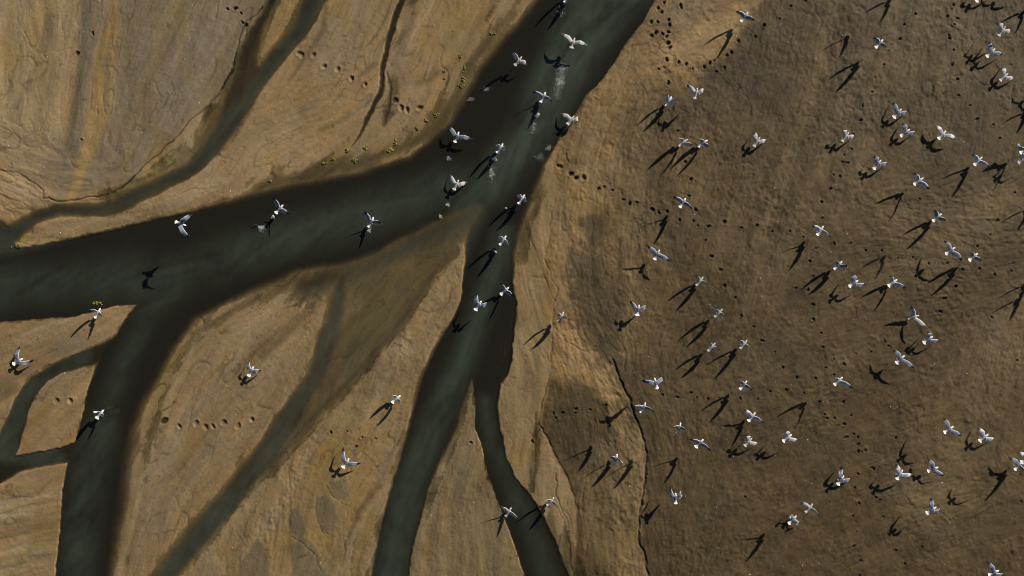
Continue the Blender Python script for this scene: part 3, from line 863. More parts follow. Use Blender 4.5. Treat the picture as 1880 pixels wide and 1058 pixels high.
def noise_mat(name, c1, c2, scale, rough=.7, spec=.3):
    m, nt, b = principled(name)
    N, Lk = nt.nodes, nt.links
    n1 = N.new('ShaderNodeTexNoise')
    tc = N.new('ShaderNodeTexCoord')
    n1.inputs['Scale'].default_value = scale
    n1.inputs['Detail'].default_value = 4
    Lk.new(tc.outputs['Object'], n1.inputs['Vector'])
    mx = N.new('ShaderNodeMix')
    mx.data_type = 'RGBA'
    mx.inputs[6].default_value = (*c1, 1)
    mx.inputs[7].default_value = (*c2, 1)
    Lk.new(n1.outputs['Fac'], mx.inputs[0])
    Lk.new(mx.outputs[2], b.inputs['Base Color'])
    b.inputs['Roughness'].default_value = rough
    b.inputs['Specular IOR Level'].default_value = spec
    return m


# ------------------------------------------------------------------ ground and water sheets
def grid_mesh(name, xs, ys, Z, keep=None):
    nx, ny = len(xs), len(ys)
    gx, gy = np.meshgrid(xs, ys)
    co = np.empty((ny * nx, 3), np.float32)
    co[:, 0] = ((gx - 940) * S).ravel()
    co[:, 1] = ((529 - gy) * S).ravel()
    co[:, 2] = Z.ravel()
    i = np.arange(ny * nx).reshape(ny, nx)
    q = np.stack([i[:-1, :-1], i[1:, :-1], i[1:, 1:], i[:-1, 1:]], -1).reshape(-1, 4)
    if keep is not None:
        q = q[keep.ravel()]
        used = np.unique(q)
        remap = np.zeros(ny * nx, np.int64)
        remap[used] = np.arange(len(used))
        q = remap[q]
        co = co[used]
    else:
        used = None
    me = bpy.data.meshes.new(name)
    me.vertices.add(len(co))
    me.vertices.foreach_set('co', co.ravel())
    me.loops.add(q.size)
    me.loops.foreach_set('vertex_index', q.ravel().astype(np.int32))
    me.polygons.add(len(q))
    me.polygons.foreach_set('loop_start', np.arange(0, q.size, 4, dtype=np.int32))
    me.polygons.foreach_set('loop_total', np.full(len(q), 4, np.int32))
    me.polygons.foreach_set('use_smooth', np.ones(len(q), bool))
    me.update(calc_edges=True)
    return me, used


me, _u = grid_mesh('mudflat', GX, GY, Hh)
a = me.attributes.new('earth', 'FLOAT_COLOR', 'POINT')
cc = np.ones((NX * NY, 4), np.float32)
cc[:, :3] = np.clip(C, 0.004, .7).reshape(-1, 3)
a.data.foreach_set('color', cc.ravel())
me.materials.append(ground_mat())
ground = bpy.data.objects.new('mudflat', me)
COL.objects.link(ground)
ground['kind'] = 'structure'

ZW = -0.016
sx, sy = GX[::2], GY[::2]
Ds = D[::2, ::2]
Hs = Hh[::2, ::2]
wetcell = (Hs < ZW + 0.004) & (Ds > 0.04)
kc = wetcell[:-1, :-1] | wetcell[1:, :-1] | wetcell[1:, 1:] | wetcell[:-1, 1:]
me, used = grid_mesh('water', sx, sy, np.full(Hs.shape, ZW, np.float32), kc)
dep = np.clip(ZW - Hs, 0, 1).ravel()[used]
a = me.attributes.new('water_depth', 'FLOAT', 'POINT')
a.data.foreach_set('value', dep.astype(np.float32))
# silt carried by the stream, plus painted ripple sheen
MK = np.zeros_like(X0)


def murk(pm, v):
    sl, m = pm
    MK[sl] = np.maximum(MK[sl], m * v)


murk(line([(1300, -200, 70), (1120, -20, 52), (1070, 60, 46), (1020, 150, 42), (985, 230, 34), (930, 300, 28), (890, 350, 24), (850, 390, 18)], soft=60), 1.0)
murk(line([(890, 330, 20), (820, 340, 30), (720, 380, 36), (620, 410, 36), (520, 440, 34), (420, 470, 34), (330, 500, 34), (250, 530, 24)], soft=60), .5)
murk(line([(250, 500, 40), (100, 520, 34), (-100, 540, 40)], soft=60), .42)
murk(line([(420, 470, 16), (340, 520, 16), (270, 580, 16), (235, 650, 12), (200, 740, 14)], soft=50), .5)
murk(line([(190, 780, 26), (165, 860, 30), (150, 950, 28), (145, 1080, 28), (140, 1300, 30)], soft=50), .55)
murk(line([(925, 430, 18), (905, 500, 18), (885, 560, 18), (860, 640, 20), (825, 720, 24), (785, 800, 26), (755, 880, 26), (735, 960, 26), (715, 1060, 26)], soft=40), .6)
murk(line([(890, 740, 12), (905, 820, 12), (940, 900, 14), (970, 960, 14), (1005, 1058, 20)], soft=30), .35)
murk(line([(590, 0, 20), (480, 150, 16), (380, 280, 20), (200, 385, 20), (0, 440, 30)], soft=30), .7)
murk(poly([(640, 500), (700, 470), (800, 430), (900, 360), (852, 460), (800, 510), (740, 590), (690, 650), (640, 700), (600, 640)], 50), 1.1)
murk(line([(600, 560, 40), (560, 740, 30), (420, 920, 30), (300, 1050, 30)], soft=40), .9)
murk(line([(150, 650, 20), (40, 720, 20), (10, 830, 20), (100, 840, 20)], soft=20), .75)
curr = lic(7.0, 12, 8.0, 5) * 2.2
MK = np.clip(.06 + MK * .85 * (1 + .38 * streak + .35 * curr + .40 * mid + .45 * big + .25 * wide + .16 * vn((X0 + .35 * Y0) / 7, (Y0 - .35 * X0) / 26, 3) + .12 * specky), 0, 1.4)  # ripple sheen is put into the murk tone along with the silt streaks
a = me.attributes.new('murk', 'FLOAT', 'POINT')
a.data.foreach_set('value', MK[::2, ::2].ravel()[used].astype(np.float32))
me.materials.append(water_mat())
wat = bpy.data.objects.new('water', me)
COL.objects.link(wat)
wat['kind'] = 'structure'


def gz(px, py):
    i = int(np.clip(np.searchsorted(GX, px), 0, NX - 1))
    j = int(np.clip(np.searchsorted(GY, py), 0, NY - 1))
    return float(Hh[j, i]), float(D[j, i])


# ------------------------------------------------------------------ gulls
M_GULL = attr_mat('gull_plumage', 'plumage', .65, .2, 60)
M_BEAK = noise_mat('gull_beak', (.55, .36, .07), (.45, .27, .05), 80, .45)
M_LEG = noise_mat('gull_leg', (.42, .30, .2), (.35, .22, .14), 80, .6)
WHITE = (.9, .9, .9)
MANT = (.13, .165, .225)
BLACK = (.012, .012, .014)


def build_mesh(name, vs, fs, cols, mat, smooth=True):
    me = bpy.data.meshes.new(name)
    me.from_pydata([tuple(v) for v in vs], [], fs)
    if cols:
        at = me.attributes.new('plumage', 'FLOAT_COLOR', 'POINT')
        at.data.foreach_set('color', np.array([(c[0], c[1], c[2], 1) for c in cols], np.float32).ravel())
    me.materials.append(mat)
    me.polygons.foreach_set('use_smooth', [smooth] * len(me.polygons))
    me.update()
    return me


def mixc(a, b, t):
    t = max(0, min(1, t))
    return tuple(a[i] + (b[i] - a[i]) * t for i in range(3))


def lerp(a, b, t):
    return a + (b - a) * t


def gull(pos, heading, tips, plum, rnd, fan=1.0, pitch=12, legs=False):
    """pos: body centre; heading: radians in world; tips: (left, right) wing tip offsets from pos (world)"""
    hz = Vector((math.cos(heading), math.sin(heading), 0))
    rt = Vector((math.sin(heading), -math.cos(heading), 0))
    p = math.radians(pitch)
    f = hz * math.cos(p) + Vector((0, 0, 1)) * math.sin(p)
    u = rt.cross(f).normalized()
    if plum == 'adult':
        body, mant, tipc, under = WHITE, MANT, BLACK, (.62, .63, .65)
    elif plum == 'pale':
        body, mant, tipc, under = WHITE, (.34, .37, .43), (.08, .08, .09), (.72, .72, .72)
    else:
        body, mant, tipc, under = (.70, .69, .69), (.36, .35, .35), (.10, .085, .08), (.5, .47, .45)
    vs, fs, cs = [], [], []
    # trunk with head and tail, one skin
    tw = .055 + .065 * fan
    sec = [(-.335, tw * .72, .004, .02), (-.325, tw, .005, .018), (-.27, tw * .82, .008, .008), (-.21, .05, .018, 0), (-.16, .048, .034, -.002), (-.10, .062, .052, -.006), (-.03, .076, .068, -.008),
           (.05, .078, .072, -.004), (.11, .064, .060, .004), (.155, .045, .046, .014), (.19, .040, .042, .022), (.22, .043, .044, .026), (.25, .038, .037, .026), (.272, .022, .022, .022), (.28, .008, .008, .02)]
    K = 12
    for (s, w, h, zo) in sec:
        s *= .84
        for k in range(K):
            a = 2 * math.pi * k / K
            cx_, cz_ = math.cos(a), math.sin(a)
            edge = s
            if s < -.22:
                edge = s + .03 * cx_ * cx_ * (1 if s < -.26 else .5)
                edge += .006 * math.cos(a * 6) if s < -.26 else 0
            v = f * edge + rt * (w * cx_) + u * (h * cz_ + zo)
            vs.append(v)
            c = body
            if -.13 < s < .11 and cz_ > .1:
                c = mixc(body, mant, (1 - abs(s) / .16) * 2.6)
            if plum == 'young':
                c = mixc(c, mant, rnd.uniform(0, .5))
                if s < -.265:
                    c = (.12, .1, .08)
            if plum == 'young' and s > .15:
                c = mixc((.6, .57, .53), mant, rnd.uniform(0, .4))
            cs.append(c)
    for i in range(len(sec) - 1):
        for k in range(K):
            fs.append((i * K + k, i * K + (k + 1) % K, (i + 1) * K + (k + 1) % K, (i + 1) * K + k))
    fs.append(tuple(range(K)))
    fs.append(tuple(range((len(sec) - 1) * K, len(sec) * K))[::-1])
    # eyes
    for sg in (-1, 1):
        b0 = len(vs)
        e = f * .204 + rt * (sg * .036) + u * .036
        for d_ in (f, -f, u, -u, rt * sg):
            vs.append(e + d_ * .007)
            cs.append((.01, .01, .01))
        fs += [(b0, b0 + 2, b0 + 4), (b0 + 2, b0 + 1, b0 + 4), (b0 + 1, b0 + 3, b0 + 4), (b0 + 3, b0, b0 + 4)]
    # wings
    A, Bl = .30, .42
    for side, tip in ((-1, tips[0]), (1, tips[1])):
        sh = f * .085 + rt * (side * .042) + u * .036
        v = tip - sh
        dist = v.length
        k_ = min(1.0, max(.74, dist * (1.012 if v.z > .12 else 1.07) / .72))
        A, Bl = .30 * k_, .42 * k_
        if dist > A + Bl - .01:
            v = v * ((A + Bl - .01) / dist)
            dist = A + Bl - .01
        if dist < .2:
            v = v * (.2 / dist)
            dist = .2
        dv = v.normalized()
        al = (A * A + dist * dist - Bl * Bl) / (2 * dist)
        hh = math.sqrt(max(A * A - al * al, 0))
        bend = hz * .55 + Vector((0, 0, 1)) * .7 + rt * side * .35
        bend = bend - dv * bend.dot(dv)
        bend.normalize()
        wr = sh + dv * al + bend * hh
        tp = sh + v
        NS, KC = 20, 5
        ch_prev = None
        b0 = len(vs)
        for i in range(NS + 1):
            t = i / NS
            # leading edge through shoulder, wrist, tip
            cpt = wr * 2 - (sh + tp) * .5
            lead_q = sh * (1 - t) ** 2 + cpt * (2 * t * (1 - t)) + tp * t * t
            lin = sh.lerp(wr, t / .45) if t < .45 else wr.lerp(tp, (t - .45) / .55)
            lead = lead_q.lerp(lin, .65)
            tan = ((wr - sh).normalized().lerp((tp - wr).normalized(), sstep(.25, .65, np.float64(t)))).normalized()
            up_ = max(0.0, dv.z)
            back = -f * (.92 - .25 * up_) + rt * side * (.2 + .75 * up_) + Vector((0, 0, 1)) * (.04 if dv.z > -.1 else -.13)
            back = back - tan * back.dot(tan)
            if back.length < .15:
                back = rt * side - tan * tan.dot(rt * side)
            back.normalize()
            if ch_prev is not None:
                back = (back * .6 + ch_prev * .4).normalized()
            ch_prev = back
            nrm = back.cross(tan) * side
            if nrm.z < 0 and abs(nrm.z) > .7:
                nrm = -nrm
            nrm.normalize()
            if t < .42:
                chord = .19 - .01 * t
            else:
                q = (t - .42) / .58
                chord = .186 * max(0.0, 1 - q ** 1.5) ** .62 + .012
            chord *= 1 + (.055 * math.cos(t * 46) if t > .3 else 0)
            th = .020 * (1 - t) + .004
            camb = .022 * (1 - t)
            prof = [(0, 0), (.1, .8), (.5, .85), (.86, .3), (1, 0), (.8, -.15), (.5, -.3), (.2, -.5)]
            for (cxx, czz) in prof:
                vs.append(lead + back * (cxx * chord) + nrm * (czz * th + camb * math.sin(math.pi * cxx)))
                top = czz >= 0
                base = mant if top else under
                if top:
                    if cxx >= 1:
                        base = mixc(body, mant, .05)
                    elif cxx == .86:
                        base = mixc(mant, body, .2 if plum == 'adult' else .5)
                    elif cxx == 0:
                        base = mixc(body, mant, .15)
                    elif t > .45 and plum == 'pale':
                        base = mixc(mant, body, .5)
                if plum == 'young':
                    base = mixc(base, (.55, .53, .5), rnd.uniform(0, .7))
                if t > .72:
                    base = mixc(base, tipc, (t - .72) / .06)
                    if plum == 'adult' and .97 < t < .99 and cxx > .3:
                        base = WHITE
                cs.append(base)
        KP = 8
        for i in range(NS):
            for k in range(KP):
                q_ = (b0 + i * KP + k, b0 + i * KP + (k + 1) % KP, b0 + (i + 1) * KP + (k + 1) % KP, b0 + (i + 1) * KP + k)
                fs.append(q_ if side > 0 else q_[::-1])
        fs.append(tuple(b0 + NS * KP + k for k in range(KP)))
        fs.append(tuple(b0 + k for k in range(KP)))
    ob = bpy.data.objects.new('gull', build_mesh('gull', vs, fs, cs, M_GULL))
    ob.location = pos
    COL.objects.link(ob)
    # beak
    bv, bf = [], []
    for (s, r, zo) in ((.223, .012, .020), (.252, .009, .018), (.275, .006, .013), (.285, .001, .008)):
        for k in range(6):
            a = 2 * math.pi * k / 6
            bv.append(f * s + rt * (r * .7 * math.cos(a)) + u * (r * math.sin(a) + zo))
    for i in range(3):
        for k in range(6):
            bf.append((i * 6 + k, i * 6 + (k + 1) % 6, (i + 1) * 6 + (k + 1) % 6, (i + 1) * 6 + k))
    bk = bpy.data.objects.new('beak', build_mesh('beak', bv, bf, None, M_BEAK))
    bk.parent = ob
    COL.objects.link(bk)
    for sg in (-1, 1):
        # tucked back along the belly, or let down to land
        root = -f * .05 + rt * (sg * .028) - u * .055
        d1 = (-u * 1.0 - f * .25).normalized() if legs else (-f * .95 - u * .3).normalized()
        end = root + d1 * (.13 if legs else .11)
        toe = (f * .8 - u * .5).normalized() if legs else -f
        lv, lf = [], []
        for (c0, r) in ((root, .007), (end, .005)):
            for k in range(5):
                a = 2 * math.pi * k / 5
                lv.append(c0 + rt * (r * math.cos(a)) + f.lerp(u, .5) * (r * math.sin(a)))
        for k in range(5):
            lf.append((k, (k + 1) % 5, 5 + (k + 1) % 5, 5 + k))
        b1 = len(lv)
        lv += [end, end + toe * .05 + rt * .022, end + toe * .056, end + toe * .05 - rt * .022, end - u * .004 + toe * .01]
        lf += [(b1, b1 + 1, b1 + 2), (b1, b1 + 2, b1 + 3), (b1 + 4, b1 + 2, b1 + 1), (b1 + 4, b1 + 3, b1 + 2), (b1, b1 + 4, b1 + 1), (b1, b1 + 3, b1 + 4)]
        lg = bpy.data.objects.new('leg', build_mesh('leg', lv, lf, None, M_LEG, False))
        lg.parent = ob
        COL.objects.link(lg)
    return ob


LW = 28.5      # reach of a spread wing in photograph pixels
# tile origin: (body, head, tail, left tip, right tip, shadow of the body, wing mode L R, plumage) in 3.917x tile pixels
# mode: V raised as far as its foreshortening says, F nearly level, D drooped
GULLS = [
    ((470, 0), (1445, 985), (1465, 955), (1437, 1025), (1388, 905), (1560, 1000), (1395, 1045), 'LL', 'a'),
    ((930, 0), (85, 440), (105, 418), (65, 465), (45, 372), (145, 470), (-12, 550), 'VF', 'y'),
    ((930, 0), (478, 310), (490, 283), (470, 345), (395, 238), (585, 325), (360, 425), 'LL', 'y'),
    ((930, 0), (265, 700), (283, 672), (258, 738), (190, 655), (328, 728), (212, 758), 'VV', 'a'),
    ((930, 0), (462, 865), (485, 838), (442, 890), (390, 815), (520, 835), (395, 930), 'FF', 'y'),
    ((930, 0), (1712, 122), (1727, 98), (1690, 150), (1655, 80), (1782, 142), (1592, 228), 'VV', 'a'),
    ((930, 0), (1362, 672), (1375, 640), (1360, 700), (1300, 608), (1420, 640), (1140, 892), 'FF', 'y'),
    ((930, 0), (1168, 730), (1188, 700), (1155, 768), (1160, 680), (1208, 712), (1125, 785), 'VV', 'p'),
    ((930, 0), (1270, 1025), (1295, 1010), (1245, 1045), (1245, 1000), (1335, 1040), (1222, 1080), 'VV', 'y'),
    ((930, 0), (1412, 1030), (1440, 1015), (1385, 1050), (1400, 1008), (1450, 1048), (1370, 1076), 'VV', 'a'),
    ((930, 0), (1800, 1020), (1820, 990), (1785, 1045), (1785, 945), (1870, 1005), (1740, 1085), 'FF', 'y'),
    ((1400, 0), (840, 315), (858, 297), (815, 350), (805, 270), (885, 335), (670, 472), 'VV', 'a'),
    ((1400, 0), (1720, 225), (1745, 200), (1710, 255), (1690, 165), (1780, 235), (1510, 430), 'FF', 'y'),
    ((1400, 0), (1640, 380), (1665, 360), (1615, 410), (1635, 300), (1725, 390), (1555, 485), 'FF', 'a'),
    ((1400, 0), (1735, 555), (1765, 530), (1710, 580), (1730, 480), (1810, 568), (1672, 610), 'FF', 'y'),
    ((1400, 0), (970, 815), (990, 785), (945, 840), (940, 735), (1045, 800), (885, 885), 'FF', 'a'),
    ((1400, 0), (1025, 955), (1055, 935), (1000, 980), (1010, 885), (1105, 945), (945, 1015), 'FF', 'a'),
    ((1400, 0), (1290, 970), (1310, 948), (1262, 1000), (1240, 895), (1400, 995), (1220, 1030), 'LL', 'p'),
    ((1400, 0), (595, 985), (610, 962), (575, 1015), (585, 945), (660, 980), (508, 1055), 'FF', 'y'),
    ((930, 260), (110, 415), (135, 390), (98, 450), (90, 380), (140, 412), (45, 475), 'VV', 'p'),
    ((930, 260), (1268, 440), (1298, 415), (1262, 475), (1203, 392), (1335, 482), (1145, 560), 'VV', 'a'),
    ((930, 260), (1082, 812), (1105, 785), (1070, 855), (1015, 745), (1185, 858), (985, 905), 'VV', 'a'),
    ((930, 260), (1390, 1005), (1415, 978), (1375, 1035), (1370, 970), (1440, 1025), (1348, 1038), 'VV', 'y'),
    ((1400, 260), (825, 165), (850, 138), (808, 195), (800, 105), (905, 150), (738, 240), 'FF', 'a'),
    ((1400, 260), (1550, 140), (1575, 118), (1520, 180), (1515, 90), (1640, 185), (1460, 212), 'VV', 'p'),
    ((1400, 260), (1122, 285), (1137, 258), (1080, 300), (1098, 225), (1205, 340), (985, 378), 'VV', 'p'),
    ((1400, 260), (1255, 545), (1295, 525), (1235, 580), (1245, 495), (1315, 560), (1190, 590), 'VV', 'a'),
    ((1400, 260), (1350, 785), (1383, 770), (1325, 815), (1310, 710), (1435, 855), (1150, 950), 'FF', 'a'),
    ((1400, 260), (1515, 830), (1535, 805), (1485, 850), (1500, 800), (1570, 850), (1375, 922), 'VV', 'a'),
    ((1400, 260), (415, 640), (433, 612), (400, 665), (358, 600), (488, 688), (285, 748), 'VV', 'p'),
    ((1400, 260), (545, 890), (575, 860), (530, 915), (535, 868), (605, 885), (475, 950), 'VV', 'a'),
    ((1400, 260), (655, 1020), (690, 1005), (635, 1045), (648, 950), (740, 1025), (525, 1130), 'FF', 'a'),
    ((1400, 260), (935, 1015), (965, 990), (905, 1035), (925, 965), (1035, 1048), (890, 1043), 'VV', 'p'),
    ((1400, 260), (1885, 62), (1905, 35), (1850, 68), (1808, 45), (1975, 120), (1770, 215), 'VV', 'a'),
    ((1400, 260), (1872, 132), (1890, 115), (1838, 155), (1850, 100), (1920, 160), (1700, 260), 'FF', 'y'),
    ((930, 520), (945, 192), (952, 155), (938, 230), (890, 125), (1010, 160), (822, 300), 'FF', 'a'),
    ((930, 520), (393, 242), (405, 215), (380, 270), (368, 220), (428, 245), (300, 325), 'VV', 'y'),
    ((930, 520), (1525, 215), (1550, 185), (1505, 240), (1508, 195), (1565, 235), (1440, 285), 'VV', 'y'),
    ((930, 520), (1475, 460), (1495, 428), (1450, 485), (1462, 430), (1518, 470), (1388, 518), 'VV', 'y'),
    ((930, 520), (1705, 440), (1730, 405), (1690, 460), (1670, 410), (1755, 485), (1632, 485), 'VV', 'y'),
    ((930, 520), (1072, 718), (1072, 688), (1090, 752), (975, 698), (1125, 675), (750, 995), 'FD', 'a'),
    ((930, 520), (985, 895), (990, 860), (970, 915), (905, 885), (1060, 925), (600, 1200), 'VV', 'a'),
    ((930, 520), (1705, 732), (1720, 695), (1678, 755), (1680, 712), (1765, 772), (1580, 808), 'VV', 'a'),
    ((930, 520), (1765, 960), (1783, 930), (1745, 985), (1710, 900), (1855, 1005), (1690, 1000), 'VV', 'p'),
    ((930, 520), (1240, 1040), (1248, 1005), (1228, 1072), (1190, 1040), (1305, 1078), (880, 1295), 'VV', 'a'),
    ((1400, 520), (1085, 242), (1128, 230), (1050, 250), (1075, 165), (1190, 322), (1012, 285), 'VV', 'y'),
    ((1400, 520), (1190, 405), (1215, 380), (1160, 425), (1190, 350), (1275, 412), (1080, 492), 'FF', 'a'),
    ((1400, 520), (990, 547), (1018, 523), (965, 575), (940, 470), (1095, 610), (838, 650), 'LL', 'a'),
    ((1400, 520), (545, 702), (560, 668), (515, 715), (505, 685), (650, 750), (300, 868), 'VV', 'p'),
    ((1400, 520), (1338, 1052), (1375, 1050), (1310, 1095), (1305, 965), (1430, 1095), (1020, 1265), 'FF', 'a'),
    ((1400, 788), (1590, 60), (1615, 35), (1565, 78), (1550, -20), (1670, 65), (1485, 120), 'FF', 'p'),
    ((930, 788), (785, 215), (805, 185), (787, 255), (750, 205), (832, 250), (738, 258), 'VV', 'a'),
    ((930, 788), (318, 520), (335, 480), (298, 535), (270, 520), (370, 565), (265, 560), 'VV', 'y'),
    ((930, 788), (15, 595), (40, 562), (5, 625), (-40, 555), (90, 650), (-30, 625), 'VV', 'y'),
    ((930, 788), (1215, 495), (1213, 460), (1215, 522), (1175, 410), (1255, 430), (1015, 630), 'FF', 'a'),
    ((930, 788), (1388, 100), (1403, 68), (1360, 115), (1320, 70), (1465, 150), (1212, 215), 'VV', 'a'),
    ((930, 788), (1738, 92), (1758, 68), (1715, 115), (1740, 45), (1810, 102), (1650, 165), 'FF', 'y'),
    ((1400, 788), (178, 62), (200, 38), (145, 85), (165, 10), (255, 75), (5, 195), 'FF', 'p'),
    ((1400, 788), (562, 365), (580, 335), (540, 395), (578, 268), (640, 355), (492, 408), 'FF', 'a'),
    ((1400, 788), (985, 325), (1003, 295), (970, 355), (962, 245), (1080, 325), (825, 435), 'FF', 'p'),
    ((1400, 788), (1225, 287), (1265, 272), (1185, 305), (1185, 200), (1305, 335), (1125, 345), 'LF', 'a'),
    ((1400, 788), (1838, 262), (1870, 225), (1812, 292), (1765, 195), (1905, 345), (1722, 298), 'VV', 'a'),
    ((1400, 788), (1895, 215), (1920, 195), (1868, 235), (1830, 160), (1975, 240), (1385, 540), 'FF', 'p'),
    ((1400, 788), (335, 567), (350, 540), (310, 595), (280, 520), (410, 625), (-5, 782), 'VV', 'y'),
    ((1400, 788), (215, 650), (245, 620), (195, 672), (175, 625), (248, 695), (200, 668), 'FF', 'a'),
    ((1400, 788), (1213, 582), (1245, 560), (1188, 602), (1215, 495), (1275, 555), (950, 740), 'FF', 'a'),
    ((1400, 788), (1662, 1032), (1700, 1018), (1630, 1055), (1615, 945), (1735, 1035), (1460, 1130), 'FF', 'a'),
    ((0, 260), (1302, 592), (1325, 605), (1275, 587), (1390, 525), (1368, 690), (1060, 945), 'LL', 'a'),
    ((470, 260), (1757, 48), (1780, 20), (1745, 80), (1742, 28), (1788, 40), (1700, 98), 'VV', 'p'),
    ((470, 260), (1440, 312), (1458, 283), (1428, 345), (1395, 235), (1520, 290), (1392, 362), 'FF', 'y'),
    ((470, 260), (170, 485), (200, 460), (150, 515), (128, 402), (240, 515), (92, 568), 'VV', 'a'),
    ((470, 260), (830, 580), (848, 545), (820, 605), (785, 503), (895, 578), (785, 650), 'VV', 'a'),
    ((470, 260), (1778, 710), (1805, 680), (1768, 738), (1745, 682), (1812, 742), (1705, 790), 'VV', 'p'),
    ((0, 520), (705, 215), (745, 190), (708, 255), (635, 190), (735, 235), (668, 265), 'VV', 'p'),
    ((0, 520), (132, 562), (175, 538), (110, 577), (148, 450), (245, 552), (100, 600), 'FF', 'a'),
    ((0, 520), (722, 940), (772, 905), (700, 985), (685, 940), (745, 960), (690, 1000), 'VV', 'p'),
    ((0, 520), (1807, 632), (1822, 600), (1790, 660), (1800, 550), (1880, 628), (1755, 690), 'FF', 'a'),
    ((470, 520), (1600, 160), (1605, 132), (1572, 182), (1590, 70), (1670, 140), (1440, 305), 'FF', 'a'),
    ((470, 520), (1790, 55), (1820, 38), (1775, 78), (1760, 5), (1850, 90), (1745, 102), 'VV', 'a'),
    ((470, 520), (1010, 832), (1048, 798), (985, 850), (985, 812), (1035, 858), (972, 862), 'VV', 'p'),
    ((470, 788), (648, 242), (665, 212), (630, 265), (630, 130), (755, 242), (580, 300), 'FF', 'a'),
    ((930, 0), (435, -18), (450, -45), (425, 10), (400, -40), (480, -10), (372, 5), 'VV', 'p'),
    ((1400, 0), (1560, -22), (1580, -45), (1548, 8), (1540, -80), (1640, -20), (1475, 45), 'FF', 'a'),
]
# gulls beyond the frame whose shadows fall inside it: (tile, shadow of body, left tip shadow side, mode)
CAST = [((1400, 0), (610, 275), 'V', 70), ((1400, 0), (905, 15), 'V', 45), ((1400, 0), (1655, 35), 'F', 40), ((1400, 0), (1872, 95), 'V', 45), ((1400, 0), (1890, 815), 'V', 35),
        ((1400, 260), (1893, 500), 'V', 35), ((1400, 260), (872, 838), 'V', 125), ((1400, 520), (1885, 20), 'V', 40), ((1400, 520), (1832, 130), 'V', 50), ((1400, 0), (1862, 742), 'F', 60)]

PL = {'a': 'adult', 'p': 'pale', 'y': 'young'}
birds = []


def tip3(ix, iy, gx, gy, mode, base):
    """3-D wing tip (photo px units, z up) from its seen offset"""
    if mode in 'VD':
        # |I - g z|^2 + z^2 = L^2
        a = 1 + gx * gx + gy * gy
        b = -2 * (ix * gx + iy * gy)
        c = ix * ix + iy * iy - LW * LW
        disc = b * b - 4 * a * c
        if disc < 0:
            z = -b / (2 * a)
        else:
            z = (-b + (1 if mode == 'V' else -1) * math.sqrt(disc)) / (2 * a)
        if mode == 'V':
            z = min(max(z, 4), 26)
        else:
            z = max(z, -12)
    elif mode == 'L':
        z = 2.0
    else:
        z = -6.5
        n0 = math.hypot(ix, iy)
        if n0 > 25:
            z = -2.0
    z = max(z, 1.5 - base)
    return ix - gx * z, iy - gy * z, z


for idx, (o, b, h, t, l, r, s, mode, pl) in enumerate(GULLS):
    rnd = random.Random(idx * 7 + 1)
    Z = 3.917
    bx, by = o[0] + b[0] / Z, o[1] + b[1] / Z
    shx, shy = o[0] + s[0] / Z, o[1] + s[1] / Z
    gx, gy = (bx - 940) * S / HC, (by - 529) * S / HC
    ux, uy = KX - gx, KY - gy
    hgt = ((shx - bx) * ux + (shy - by) * uy) / (ux * ux + uy * uy)
    hgt = max(hgt, 5.5)
    head = math.atan2(-(h[1] - t[1]), h[0] - t[0])
    tl = tip3((l[0] - b[0]) / Z, (l[1] - b[1]) / Z, gx, gy, mode[0], hgt)
    tr_ = tip3((r[0] - b[0]) / Z, (r[1] - b[1]) / Z, gx, gy, mode[1], hgt)
    tips = [Vector((q[0] * S, -q[1] * S, q[2] * S)) for q in (tl, tr_)]
    pos = P2W(bx, by, hgt * S)
    ob = gull(pos, head, tips, PL[pl], rnd, fan=rnd.uniform(.5, 1), pitch=rnd.uniform(-3, 5), legs=hgt < 22)
    birds.append([ob, bx, by, PL[pl], mode, hgt, tl[2] + tr_[2]])
for idx, (o, s, mode, hgt) in enumerate(CAST):
    rnd = random.Random(900 + idx)
    Z = 3.917
    shx, shy = o[0] + s[0] / Z, o[1] + s[1] / Z
    head = math.radians(rnd.uniform(50, 68))
    hz = Vector((math.cos(head), math.sin(head), 0))
    rt = Vector((math.sin(head), -math.cos(head), 0))
    if mode == 'V':
        tips = [(-rt * .40 + hz * .12 + Vector((0, 0, .55))), (rt * .42 + hz * .1 + Vector((0, 0, .52)))]
    else:
        tips = [(-rt * .6 + hz * .25 + Vector((0, 0, .05))), (rt * .6 + hz * .25 + Vector((0, 0, .05)))]
    pos = Vector(((shx - KX * hgt - 940) * S, (529 - (shy - KY * hgt)) * S, hgt * S))
    ob = gull(pos, head, tips, 'adult', rnd, fan=.7, pitch=8)
    f_ = 1 - pos.z / HC
    birds.append([ob, 940 + pos.x / S / f_, 529 - pos.y / S / f_, 'adult', mode * 2, hgt, 99])

# labels: plumage, wings, and where in which group of neighbours
ORD = ['leftmost', 'second from left', 'third from left', 'fourth from left', 'fifth from left', 'sixth from left', 'seventh from left', 'eighth from left',
       'ninth from left', 'tenth from left', 'eleventh from left', 'twelfth from left']


def zone(x, y):
    if x < 0 or x > 1880 or y < 0 or y > 1058:
        return 'beyond the right edge of frame' if y > 0 else 'beyond the top edge of frame'
    if x < 1075:
        if y < 330 and x > 790:
            return 'over upper reach of main channel'
        if y < 480 and x < 800:
            return 'over broad left reach of main channel'
        if x < 560:
            return 'over left arm and its sand bars'
        if x < 800:
            return 'over sand tongue beside middle arm'
        if y < 700:
            return 'around fork of the two right arms'
        return 'at foot of the right arm'
    n = ['first', 'second', 'third', 'fourth', 'fifth', 'sixth', 'seventh', 'eighth', 'ninth', 'last']
    k = int(y // 106)
    k = min(k, 9)
    if x < 1480:
        return 'in %s tenth down, left half of mudflat' % n[k]
    return 'in %s tenth down, right half of mudflat' % n[k]


